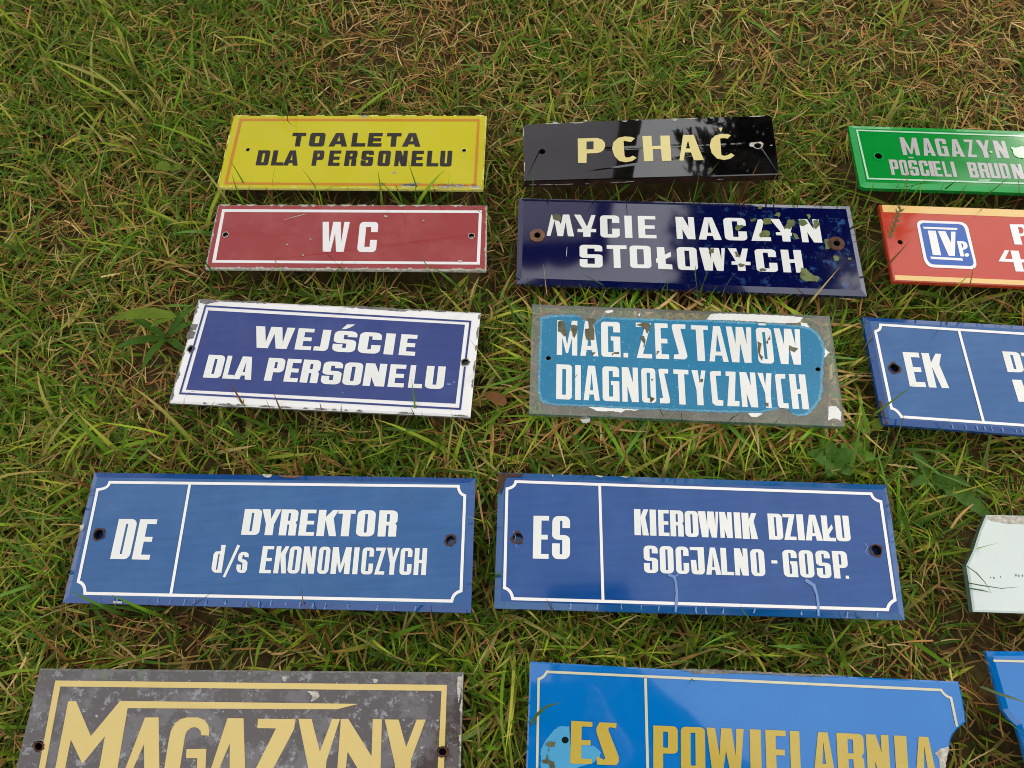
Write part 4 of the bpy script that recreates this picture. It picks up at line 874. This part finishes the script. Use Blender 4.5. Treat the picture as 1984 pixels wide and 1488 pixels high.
for nm, args in (('lawn_grass', dict(n_tufts=31000, per=(3, 7), seed=21, lo=.012, hi=.038, wlo=.0010, whi=.0026, leanm=.8)),
                 ('lawn_grass', dict(n_tufts=3000, per=(2, 5), seed=22, lo=.03, hi=.072, wlo=.0018, whi=.0040, leanm=.9))):
    P, az, wd, base, tip, roll, curl = settle(green(**args), prof)
    o = mesh_strips(nm, P, az, wd, prof, base, tip, MG, roll, curl)
    o['kind'] = 'stuff'; o['category'] = 'grass'
    o['label'] = 'short green lawn grass growing between and around the signs' if args['seed'] == 21 else 'longer wider green grass blades scattered through the lawn'
# --- blades in front of the lower edges, their tips standing over the plates
E_ = []
re_ = np.random.default_rng(77)
for s_ in SIGNS:
    pl_ = s_['poly']; n_ = len(pl_)
    for i in range(n_):
        a_, b_ = pl_[i], pl_[(i + 1) % n_]; L_ = np.hypot(*(b_ - a_)); e_ = (b_ - a_) / max(L_, 1e-6); nn_ = np.array([e_[1], -e_[0]])   # outward for ccw
        if L_ < .02: continue
        dens = 95 if nn_[1] < -.7 else 40
        for k_ in range(int(L_ * dens)):
            p_ = a_ + e_ * re_.uniform(0, L_) + nn_ * re_.uniform(.0015, .008)
            E_.append((p_[0], p_[1], math.atan2(-nn_[1], -nn_[0]) + re_.normal(0, .9)))
E_ = np.array(E_); n_ = len(E_); cc = GREENS[re_.integers(0, 8, n_)] * re_.uniform(.55, 1.1, (n_, 1)); bb = re_.random(n_) < .25; cc[bb] = STRAWS[2] * .8
G_ = [E_[:, 0], E_[:, 1], E_[:, 2], re_.uniform(.034, .062, n_), np.abs(re_.normal(.08, .12, n_)), np.abs(re_.normal(.45, .35, n_)), re_.uniform(.001, .0026, n_), re_.normal(0, .3, n_), re_.normal(0, .5, n_), cc, cc * .8]
P, az, wd, base, tip, roll, curl = settle(G_, prof, keepover=1.0, seed=8)
o = mesh_strips('lawn_grass', P, az, wd, prof, base, tip, MG, roll, curl); o['kind'] = 'stuff'; o['category'] = 'grass'
o['label'] = 'grass tips poking up along the edges of the signs'
# --- dry thatch
def straw(n, seed, lo, hi, wlo, whi, zhi, glassonly=False):
    r = np.random.default_rng(seed); x = r.uniform(X0, X1, n); y = r.uniform(Y0, Y1, n)
    keep = r.random(n) < 1.0 - .62 * patch(x, y); x, y = x[keep], y[keep]; n = len(x)
    az = r.uniform(0, 2 * np.pi, n); L = r.uniform(lo, hi, n); th0 = r.normal(1.42, .22, n); bend = r.normal(.1, .3, n)
    z0 = r.uniform(.002, zhi, n); wd = r.uniform(wlo, whi, n); curl = r.normal(0, .5, n); roll = r.normal(0, .3, n)
    col = STRAWS[r.integers(0, 7, n)] * r.uniform(.6, 1.25, (n, 1)); pr = np.array([.8, 1, .9, .3])
    P = strips(x, y, z0, az, L, th0, bend, wd, pr, curl); P[..., 2] = np.maximum(P[..., 2], .001)
    hit, over = zone(P); ok = ~hit & ~over
    ok &= ~(in_sign(x, y, False))
    P, az, wd, col, roll, curl = [a[ok] for a in (P, az, wd, col, roll, curl)]
    return P, az, wd, pr, col, roll, curl
for a in ((46000, 31, .010, .034, .0006, .0016, .010), (6500, 32, .014, .038, .0007, .0020, .021)):
    P, az, wd, pr, col, roll, curl = straw(*a)
    o = mesh_strips('dry_thatch', P, az, wd, pr, col, col * .9, MS, roll, curl); o['kind'] = 'stuff'; o['category'] = 'dry grass'
    o['label'] = 'brown dead grass matted on the soil under the green blades' if a[1] == 31 else 'pale dry stalks lying loose over the matted dead grass'
# --- grass pressed flat under the clear pane
r = np.random.default_rng(41); n = 2200; pl = SIGNS[[i for i, s_ in enumerate(SIGNS) if s_['glass']][0]]['poly']
x = r.uniform(pl[:, 0].min(), pl[:, 0].max(), n); y = r.uniform(pl[:, 1].min(), pl[:, 1].max(), n); az = r.uniform(0, 6.283, n)
L = r.uniform(.02, .06, n); ok = inside(pl, x, y); x, y, az, L = x[ok], y[ok], az[ok], L[ok]; n = len(x)
P = strips(x, y, r.uniform(.016, .026, n), az, L, np.full(n, 1.55), r.normal(.05, .1, n), None, prof, r.normal(0, .4, n)); P[..., 2] = np.clip(P[..., 2], .010, .0275)
col = np.where(r.random((n, 1)) < .55, GREENS[r.integers(0, 8, n)], STRAWS[r.integers(0, 7, n)])
o = mesh_strips('pressed_grass', P, az, r.uniform(.0012, .003, n), prof, col * 1.25, col * 1.25, MG); o['kind'] = 'stuff'
o['label'] = 'grass pressed flat beneath the clear glass sign'; o['category'] = 'grass'

# --- single long blades that cross the signs in the photograph
def long_blade(label, path, zs, wd, rgb, tipc=None):
    """path in picture pixels with a height above the soil for each point"""
    pts = []
    for p, z in zip(path, zs):
        q = ray(*p); t = (z - H) / q.z; pts.append(Vector((0, 0, H)) + q * t)
    n = len(pts); V = []; Fc = []
    for i, p in enumerate(pts):
        e = (pts[min(n - 1, i + 1)] - pts[max(0, i - 1)]).normalized(); sd = e.cross(Vector((0, .35, 1))).normalized()
        w_ = wd * (1 - (i / (n - 1)) ** 2 * .92) / 2
        V += [tuple(p - sd * w_), tuple(p + Vector((0, 0, -w_ * .5))), tuple(p + sd * w_)]
    for i in range(n - 1): Fc += [(3 * i, 3 * i + 1, 3 * i + 4, 3 * i + 3), (3 * i + 1, 3 * i + 2, 3 * i + 5, 3 * i + 4)]
    me = bpy.data.meshes.new('grass_blade'); o_ = pts[0]
    me.from_pydata([tuple(Vector(v) - o_) for v in V], [], Fc)
    ca = me.color_attributes.new('Col', 'FLOAT_COLOR', 'POINT')
    for i in range(len(V)): ca.data[i].color = (*lin(rgb if i < len(V) * .6 or not tipc else tipc), 1)
    me.polygons.foreach_set('use_smooth', [True] * len(me.polygons)); me.materials.append(MG)
    o = bpy.data.objects.new('grass_blade', me); COL.objects.link(o); o.location = o_
    o['label'] = label; o['category'] = 'grass blade'; o['group'] = 'single grass blades lying over the signs'
G1c, G2c, BR = (62, 88, 36), (84, 108, 48), (92, 70, 40)
for lb, pa, zs, wd, c in [
    ('thin curled dark blade hooked over the top left of the yellow sign', [(575, 212), (558, 222), (556, 232), (562, 240), (572, 246), (584, 247)], [.03, .045, .048, .046, .042, .039], .0010, BR),
    ('dark thin blade pointing up left below the letters of the WC sign', [(665, 524), (655, 514), (640, 498), (625, 484)], [.03, .045, .052, .050], .0012, (80, 66, 34)),
    ('fine hair-like blade arching over the lower left corner of the WEJŚCIE sign', [(356, 786), (357, 772), (366, 760), (382, 757), (396, 760)], [.03, .045, .05, .046, .04], .0007, (120, 120, 70)),
    ('bent dark stalk crossing the bottom edge of the DYREKTOR sign', [(330, 1208), (352, 1190), (390, 1163), (422, 1139)], [.03, .045, .05, .046], .0010, (70, 74, 60)),
    ('upright blade over the middle of the lower edge of the MYCIE NACZYN sign', [(1352, 580), (1350, 556), (1347, 530), (1348, 514)], [.03, .045, .055, .062], .0028, G2c),
    ('green blade leaning right at the lower edge of the MYCIE NACZYN sign', [(1355, 578), (1360, 556), (1366, 540), (1372, 524)], [.03, .045, .052, .058], .0024, G1c),
    ('broad blade pointing up left over the lower edge of the MYCIE NACZYN sign', [(1178, 566), (1168, 552), (1150, 542), (1128, 531)], [.03, .044, .048, .05], .0028, G1c),
    ('pale dry blade standing at the lower left of the MYCIE NACZYN sign', [(1060, 572), (1057, 550), (1055, 530), (1053, 512)], [.03, .045, .055, .062], .0010, (190, 160, 120)),
    ('thin blade leaning right near the bottom right of the MYCIE NACZYN sign', [(1398, 575), (1404, 560), (1412, 545), (1420, 534)], [.03, .045, .05, .055], .0012, G2c),
    ('green blade over the lower edge of the MAG. ZESTAWÓW sign', [(1296, 826), (1290, 812), (1281, 800), (1277, 784)], [.03, .046, .05, .055], .0020, G1c),
    ('dark forked blade at the middle of the lower edge of the ZESTAWÓW sign', [(1322, 832), (1322, 818), (1321, 806), (1319, 797)], [.03, .045, .05, .055], .0026, (70, 62, 30)),
    ('blade leaning right over the bottom right of the MAG. ZESTAWÓW sign', [(1402, 836), (1408, 822), (1418, 810), (1432, 802)], [.03, .045, .05, .052], .0020, G1c),
    ('long straight blade leaning over the lower edge of the green sign', [(1832, 366), (1842, 358), (1852, 350), (1860, 344)], [.036, .044, .05, .054], .0024, G1c),
    ('curved stalk over the lower edge of the green sign', [(1755, 362), (1775, 358), (1790, 354), (1801, 351)], [.038, .044, .046, .048], .0014, G1c),
    ('long thin blade lying across the blank white plate', [(1868, 1128), (1900, 1134), (1940, 1140), (1978, 1137)], [.036, .045, .046, .044], .0010, (70, 90, 70)),
    ('thin blade bent downwards over the blank white plate', [(1872, 1096), (1892, 1110), (1908, 1128), (1922, 1150)], [.036, .047, .049, .045], .0011, (70, 90, 60)),
    ('short dark blade at the left edge of the blank white plate', [(1870, 1138), (1886, 1141), (1904, 1144), (1920, 1148)], [.036, .046, .048, .046], .0018, (76, 100, 80)),
    ('long blade pointing up right over the left edge of the azure POWIELARNIA sign', [(1022, 1412), (1040, 1385), (1060, 1368), (1088, 1361)], [.03, .048, .055, .056], .0026, G2c),
    ('green blade crossing the azure corner sign at the bottom right', [(1900, 1330), (1930, 1342), (1960, 1352), (1990, 1362)], [.04, .055, .06, .058], .0030, (104, 120, 84)),
    ('tall stalk standing up over the red IVp. sign at its bottom edge', [(1872, 566), (1880, 548), (1884, 530), (1887, 515)], [.036, .045, .05, .055], .0012, (120, 96, 50)),
    ('upright green blade over the lower edge of the WEJŚCIE sign', [(660, 822), (660, 806), (661, 794), (661, 782)], [.03, .046, .052, .056], .0022, G1c),
    ('brown blade over the lower edge of the WEJŚCIE sign', [(628, 818), (625, 802), (622, 790), (619, 778)], [.03, .046, .052, .056], .0016, (120, 84, 44)),
    ('two-toned blade bent over the bottom right of the DZIAŁU sign', [(1460, 1212), (1450, 1196), (1440, 1184), (1434, 1172)], [.03, .046, .052, .056], .0020, G2c),
]: long_blade(lb, pa, zs, wd, c)

# --- broad-leaved weeds
MW = {}
def leafmat(name, rgb):
    if name not in MW:
        k = NT(name); p = k.n('ShaderNodeBsdfPrincipled'); base = lin(rgb)
        c = k.mix(k.ramp(k.noise(120, 5, .7), .35, .7), base, tuple(v * .65 for v in base))
        k.l(c, p.inputs['Base Color']); p.inputs['Roughness'].default_value = .6; p.inputs['Specular IOR Level'].default_value = .2
        t = k.n('ShaderNodeBsdfTranslucent'); k.l(c, t.inputs[0]); m = k.n('ShaderNodeMixShader'); m.inputs[0].default_value = .25
        k.l(p.outputs[0], m.inputs[1]); k.l(t.outputs[0], m.inputs[2]); k.l(m.outputs[0], k.o.inputs[0]); MW[name] = k.m
    return MW[name]
def leaf(root, base, az, L, W, rise, lobes, mat, seed=0, up0=.6):
    r = random.Random(seed); n = 14; V = []; Fc = []; p = Vector(base)
    for i in range(n + 1):
        q = i / n; el = up0 - (up0 + .25) * q + rise
        p = p + Vector((math.cos(az) * math.cos(el), math.sin(az) * math.cos(el), math.sin(el))) * (L / n)
        w_ = W * (math.sin(math.pi * min(1, q ** .8 * .96 + .04)) ** .8) * (1 - lobes * (.5 + .5 * math.cos(i * 2.4))) + .0006
        sd = Vector((-math.sin(az), math.cos(az), 0))
        e1, e2 = r.uniform(.9, 1.1), r.uniform(.9, 1.1)
        V += [tuple(p + sd * w_ * e1 + Vector((0, 0, .22 * w_ * r.uniform(.4, 1.4)))), tuple(p), tuple(p - sd * w_ * e2 + Vector((0, 0, .22 * w_ * r.uniform(.4, 1.4))))]
    for i in range(n): Fc += [(3 * i, 3 * i + 1, 3 * i + 4, 3 * i + 3), (3 * i + 1, 3 * i + 2, 3 * i + 5, 3 * i + 4)]
    return link('leaf', V, Fc, mat, root, root.location, smooth=True)
def weed(px, label, leaves, mat, z=.012):
    q = ray(*px); t = (z - H) / q.z; c = Vector((0, 0, H)) + q * t
    root = thing('weed_plant', label, 'plant', c, 'broad-leaved weeds in the lawn')
    for i, (az, L, W, rise, lobes) in enumerate(leaves): leaf(root, c, R(az), L, W, rise, lobes, mat, int(px[0]) + i)
lm1 = leafmat('weed_leaf', (92, 132, 30)); lm2 = leafmat('dark_weed_leaf', (70, 108, 26)); lm3 = leafmat('yellow_weed_leaf', (108, 130, 34))
weed((345, 612), 'long pale green dandelion leaf left of the WEJŚCIE sign', [(186, .050, .0050, .0, .15), (215, .022, .003, .1, .1)], lm3, .028)
weed((325, 655), 'rosette of narrow dark leaves beside the left edge of the WEJŚCIE sign', [(10, .034, .0026, .3, .0), (200, .04, .0030, .1, .0), (150, .035, .0026, .15, .0), (35, .036, .0028, .3, 0), (-40, .03, .0026, .1, 0), (250, .035, .0026, .1, 0)], lm2, .014)
weed((1612, 895), 'clump of small broad leaves above the DZIAŁU sign', [(20, .018, .006, .1, .15), (95, .016, .0055, .2, .15), (160, .02, .0065, .05, .2), (240, .015, .005, .1, .15), (310, .016, .0055, .1, .15)], lm2, .020)
weed((1650, 885), 'small pale broad leaves to the right of the leaf clump above the DZIAŁU sign', [(60, .014, .0045, .1, .1), (350, .016, .005, .1, .15), (130, .013, .0045, .2, .1)], lm1, .018)
weed((1800, 925), 'large lobed dandelion leaves right of the DZIAŁU sign', [(-50, .050, .0070, .0, .35), (-20, .026, .0045, .1, .3), (120, .022, .0045, .1, .3), (200, .02, .004, .1, .3)], lm2, .014)
weed((1688, 828), 'one small round pale leaf by the lower left corner of the blue EK sign', [(175, .014, .006, .0, .0), (20, .010, .004, .1, 0)], lm3, .024)
weed((335, 325), 'small rounded pale leaf left of the yellow sign', [(200, .014, .006, .2, .0), (330, .012, .005, .2, 0)], lm3, .03)
# dry fallen leaf and flakes of white paint
c = Vector((*gpt(985, 805), .024)); root = thing('fallen_leaf', 'curled brown dry leaf between the WEJŚCIE and MAG. ZESTAWÓW signs', 'leaf', c)
leaf(root, c, R(150), .020, .0045, .0, .1, leafmat('brown_leaf', (128, 86, 46)), 5, .3)
def flake(px, label, z=.026, r_=.004):
    c = Vector((*gpt(*px), 0)); q = ray(*px); c = Vector((0, 0, H)) + q * ((z - H) / q.z)
    V = [(c.x + math.cos(a) * r_ * random.uniform(.5, 1.2), c.y + math.sin(a) * r_ * random.uniform(.4, .9), c.z + random.uniform(-.001, .002)) for a in np.linspace(0, 6.2832, 8, endpoint=False)]
    V2 = [(x, y, z_ - .0005) for x, y, z_ in V]; n = 8
    o = link('paint_flake', V + V2, [tuple(range(n)), tuple(reversed(range(n, 2 * n)))] + [(i, i + n, (i + 1) % n + n, (i + 1) % n) for i in range(n)], 'white_b', None, c)
    o['label'] = label; o['category'] = 'paint flake'
flake((1135, 812), 'flake of white paint fallen in the grass under the MAG. ZESTAWÓW sign')
# seed head lying over the IVp. sign
c = Vector((0, 0, H)) + ray(1722, 462) * ((.045 - H) / ray(1722, 462).z)
root = thing('seed_head', 'grass seed head leaning over the left end of the red IVp. sign', 'grass seed head', c)
a = c; b = Vector((0, 0, H)) + ray(1745, 402) * ((.058 - H) / ray(1745, 402).z)
V = []; Fc = []; ax = (b - a); sd = ax.cross(Vector((0, 0, 1))).normalized()
for i in range(9):
    p = a + ax * i / 8; w_ = .0005; V += [tuple(p - sd * w_), tuple(p + Vector((0, 0, .0005))), tuple(p + sd * w_)]
for i in range(8): Fc += [(3 * i, 3 * i + 1, 3 * i + 4, 3 * i + 3), (3 * i + 1, 3 * i + 2, 3 * i + 5, 3 * i + 4)]
link('stem', V, Fc, leafmat('seed_stem', (128, 124, 70)), root, c)
for i in range(12):
    p = a + ax * (i / 12.); s_ = -1 if i % 2 else 1
    d = (ax.normalized() * .8 + sd * s_ * .55).normalized() * .0058; nn = d.cross(Vector((0, 0, 1))).normalized() * .0011
    V = [tuple(p), tuple(p + d * .5 + nn), tuple(p + d), tuple(p + d * .5 - nn), tuple(p + d * .5 + Vector((0, 0, .0012)))]
    link('spikelet', V, [(0, 1, 4), (1, 2, 4), (2, 3, 4), (3, 0, 4)], leafmat('spikelet', (138, 132, 84)), root, c)

# ------------------------------------------------------------------ beyond the picture: what the glass mirrors
ZM = .034
def refl(px, py, y=None, z=None):
    d = ray(px, py); d.z = -d.z; o = Vector((0, 0, 2 * ZM - H))
    t = ((y - o.y) / d.y) if y is not None else ((z - o.z) / d.z)
    return o + d * t
def box(name, a, b, mat, parent, o):
    (x0, y0, z0), (x1, y1, z1) = a, b
    V = [(x0, y0, z0), (x1, y0, z0), (x1, y1, z0), (x0, y1, z0), (x0, y0, z1), (x1, y0, z1), (x1, y1, z1), (x0, y1, z1)]
    return link(name, V, [(3, 2, 1, 0), (4, 5, 6, 7), (0, 1, 5, 4), (1, 2, 6, 5), (2, 3, 7, 6), (3, 0, 4, 7)], mat, parent, o)
WY = 4.3
cw = refl(1146, 467, y=WY); wall_top = cw.z; xw = cw.x
ye = refl(1178, 508, z=wall_top + .15).y
xe = refl(1180, 500, y=ye).x
root = thing('house', 'pale rendered house with a tiled roof, mirrored in the black and navy signs', 'house', (xw - 3, WY + 3, 0))
MH = dict(wall=plain('pale_render', (236, 230, 238), .9, rgb2=(226, 220, 230), scale=4), eave=plain('dark_eave', (50, 38, 32), .7), tile=plain('roof_tile', (120, 62, 44), .7, rgb2=(90, 46, 34), scale=12), pane=enamel('window_pane', (30, 36, 42), rough=.03))
box('wall', (xw - 7, WY, 0), (xw, WY + 6, wall_top), MH['wall'], root, root.location)
box('eave', (xw - 7.4, ye + .02, wall_top + .003), (xe, WY + 6.3, wall_top + .12), MH['eave'], root, root.location)
box('downpipe', (xw + .004, WY - .05, 0), (xe - .02, WY + .2, wall_top - .002), MH['eave'], root, root.location)
rf = link('roof', [(xw - 7.4, ye + .02, wall_top + .125), (xe, ye + .02, wall_top + .125), (xe, WY + 6.3, wall_top + .125), (xw - 7.4, WY + 6.3, wall_top + .125), (xw - 7.4, WY + 3, wall_top + 2.2), (xe, WY + 3, wall_top + 2.2)],
          [(0, 1, 5, 4), (2, 3, 4, 5), (1, 2, 5), (3, 0, 4), (3, 2, 1, 0)], MH['tile'], root, root.location)
tm = None
for i in range(24):                    # rounded tile ends along the eave
    x = xe - .16 - i * .31
    V = []; Fc = []; n = 8
    for k_, (yy, zz) in enumerate(((ye - .05, wall_top + .05), (ye + .5, wall_top + .42))):
        for j in range(n + 1):
            t_ = math.pi * j / n; V.append((x - xe - .15 * math.cos(t_), yy - ye, zz - wall_top + .10 * math.sin(t_)))
    Fc = [(j, j + 1, n + 2 + j, n + 1 + j) for j in range(n)] + [tuple(reversed(range(n + 1)))]
    if tm is None:
        tm = bpy.data.meshes.new('roof_tile'); tm.from_pydata([(v[0] + .16, v[1], v[2]) for v in V], [], Fc); tm.materials.append(MH['tile'])
    ot = bpy.data.objects.new('roof_tile', tm); COL.objects.link(ot); ot.parent = rf
    ot.location = Vector((x, ye, wall_top)) - root.location
for x in (xw - 2.6, xw - 4.8):
    wn = box('window', (x - .5, WY - .03, 1.0), (x + .5, WY - .003, 2.3), 'white', root, root.location)
    box('pane', (x - .42, WY - .04, 1.08), (x + .42, WY - .032, 2.22), MH['pane'], wn, root.location)
# spruce
ty = 3.6; tb_ = refl(1560, 300, y=ty); ttop = refl(1560, 680, y=ty).z; tx = tb_.x
root = thing('spruce_tree', 'dark spruce with drooping branches, mirrored in the black and navy signs', 'tree', (tx, ty, 0))
V = []; Fc = []; n = 10
for k_, (z, rr) in enumerate(((0, .14), (ttop * .5, .08), (ttop, .01))):
    for j in range(n): V.append((tx + rr * math.cos(6.2832 * j / n), ty + rr * math.sin(6.2832 * j / n), z))
Fc = [(k_ * n + j, k_ * n + (j + 1) % n, (k_ + 1) * n + (j + 1) % n, (k_ + 1) * n + j) for k_ in range(2) for j in range(n)]
link('trunk', V, Fc, plain('spruce_bark', (70, 56, 44), .9), root, root.location)
V = []; Fc = []; rt = random.Random(4); rmax = 1.05
for i in range(900):
    q = i / 900; z = ttop * (.22 + .78 * q); Lb = (rmax * (1 - q) ** .45 + .08) * rt.uniform(.65, 1.15); a = i * 2.399 + rt.uniform(-.3, .3)
    p = Vector((tx, ty, z)); el = .25
    for k_ in range(14):
        f = (k_ + 1) / 14; e_ = el - .75 * f; p = p + Vector((math.cos(a) * math.cos(e_), math.sin(a) * math.cos(e_), math.sin(e_))) * Lb / 14
        for m_ in range(5):
            aa = a + rt.choice((-1, 1)) * rt.uniform(.3, 1.2); ee = e_ + rt.uniform(-.9, .2); ln = rt.uniform(.07, .17) * (1.1 - .5 * q)
            d = Vector((math.cos(aa) * math.cos(ee), math.sin(aa) * math.cos(ee), math.sin(ee))) * ln; sd = Vector((-math.sin(aa), math.cos(aa), rt.uniform(-.4, .4))) * .013
            b = len(V); V += [tuple(p - sd), tuple(p + sd), tuple(p + d * .6 + sd * .8), tuple(p + d), tuple(p + d * .6 - sd * .8)]; Fc.append((b, b + 1, b + 2, b + 3, b + 4))
link('crown', V, Fc, plain('spruce_needles', (34, 48, 28), .8, rgb2=(20, 32, 18)), root, root.location)

# the photographer, seen only as a silhouette in the azure glass
root = thing('person', 'person in dark clothes bending over the signs with a phone in both hands', 'person', (.28, -.62, 0))
hd = refl(1150, 1275, z=1.14); nk = refl(1270, 1390, z=1.17); chest = refl(1330, 1560, z=1.16)
def skin(name, pts, edges, mat, rootv=0, sub=2):
    me = bpy.data.meshes.new(name); me.from_pydata([tuple(Vector(p[:3]) - root.location) for p in pts], edges, [])
    me.materials.append(mat); o = bpy.data.objects.new(name, me); COL.objects.link(o); o.parent = root
    m_ = o.modifiers.new('skin', 'SKIN'); m_.use_smooth_shade = True
    for i, p in enumerate(pts):
        v = me.skin_vertices[0].data[i]; rr = p[3]; v.radius = (rr, rr) if not isinstance(rr, tuple) else rr; v.use_root = (i == rootv)
    o.modifiers.new('sub', 'SUBSURF').levels = sub; o.modifiers['sub'].render_levels = sub
    return o
MPs = plain('skin', (196, 146, 118), .5, var=.1); MPc = plain('dark_jacket', (38, 40, 48), .8); MPt = plain('dark_trousers', (34, 38, 52), .85); MPh = plain('brown_hair', (52, 38, 28), .7, scale=200)
shL = (nk.x - .19, nk.y - .08, 1.14); shR = (nk.x + .19, nk.y - .16, 1.14)
elL = (-.26, -.14, .84); elR = (.30, -.16, .84); wrL = (-.125, -.075, .63); wrR = (.125, -.075, .63)
hip = (.30, -.74, .92)
body = [(*hip, .13), (chest.x * .5 + hip[0] * .5, (chest.y + hip[1]) / 2, 1.08, .14), (chest.x * .6, chest.y * .9, 1.16, .15), (nk.x, nk.y - .04, 1.16, .10), (hd.x, hd.y - .03, 1.15, .07),
        (*shL, .07), (*elL, .045), (*wrL, .03), (*shR, .07), (*elR, .045), (*wrR, .03),
        (.19, -.74, .88, .10), (.12, -.60, .48, .065), (.14, -.68, .09, .045), (.13, -.52, .035, .035), (.42, -.74, .88, .10), (.46, -.60, .48, .065), (.44, -.70, .09, .045), (.46, -.54, .035, .035)]
skin('body', body, [(0, 1), (1, 2), (2, 3), (3, 4), (2, 5), (5, 6), (6, 7), (2, 8), (8, 9), (9, 10), (0, 11), (11, 12), (12, 13), (13, 14), (0, 15), (15, 16), (16, 17), (17, 18)], MPc)
skin('head', [(hd.x, hd.y - .05, 1.16, .055), (hd.x, hd.y, 1.13, (.078, .085)), (hd.x, hd.y + .04, 1.06, (.07, .075)), (hd.x, hd.y + .035, 1.01, .045), (hd.x, hd.y + .085, 1.06, .014)], [(0, 1), (1, 2), (2, 3), (2, 4)], MPs, 1)
skin('hair', [(hd.x, hd.y - .01, 1.19, .07), (hd.x, hd.y + .03, 1.15, .088), (hd.x, hd.y + .07, 1.12, .06)], [(0, 1), (1, 2)], MPh, 1)
fx = Vector((0, math.sin(PITCH - math.pi / 2) * 0, 0))
back = MX3 @ Vector((0, 0, 1)); upv = MX3 @ Vector((0, 1, 0)); rgt = MX3 @ Vector((1, 0, 0)); pc = Vector((0, 0, H)) + back * .014
V = []; 
for dz in (0, .009):
    for sx, sy in ((-1, -1), (1, -1), (1, 1), (-1, 1)):
        for k_ in range(4):
            a_ = math.atan2(sy, sx) - math.pi / 4 + math.pi / 2 * k_ / 3
            V.append(tuple(pc + rgt * (sx * .074 + .006 * math.cos(a_)) + upv * (sy * .031 + .006 * math.sin(a_)) + back * dz))
n = 16; ph = link('phone', V, [tuple(reversed(range(n))), tuple(range(n, 2 * n))] + [(i, (i + 1) % n, (i + 1) % n + n, i + n) for i in range(n)], plain('phone_body', (18, 18, 20), .3), None, tuple(pc))
ph['label'] = 'dark phone held in both hands above the signs'; ph['category'] = 'phone'
for s_, wr in ((-1, wrL), (1, wrR)):
    pal = pc + rgt * s_ * .095 + back * .012 - upv * .02
    pts = [(*wr, .024), (*(Vector(wr).lerp(pal, .75)), .024), (*pal, .02)]; ed = [(0, 1), (1, 2)]
    for f in range(4):
        b0 = pc + rgt * s_ * .09 + upv * (.022 - f * .017) - back * .0; m1 = b0 - back * .012 - rgt * s_ * .004; m2 = m1 - rgt * s_ * .010
        m1 = pc + rgt * s_ * .092 + upv * (.022 - f * .017) - back * .004; m2 = pc + rgt * s_ * (.080 - .003 * f) + upv * (.022 - f * .017) - back * .012
        i0 = len(pts); pts += [(*m1, .0085), (*m2, .007)]; ed += [(2, i0), (i0, i0 + 1)]
    t1 = pc + rgt * s_ * .085 + back * .024 - upv * .012; t2 = pc + rgt * s_ * .058 + back * .02 - upv * .004
    i0 = len(pts); pts += [(*t1, .010), (*t2, .008)]; ed += [(2, i0), (i0, i0 + 1)]
    skin('hand', pts, ed, MPs, 2)
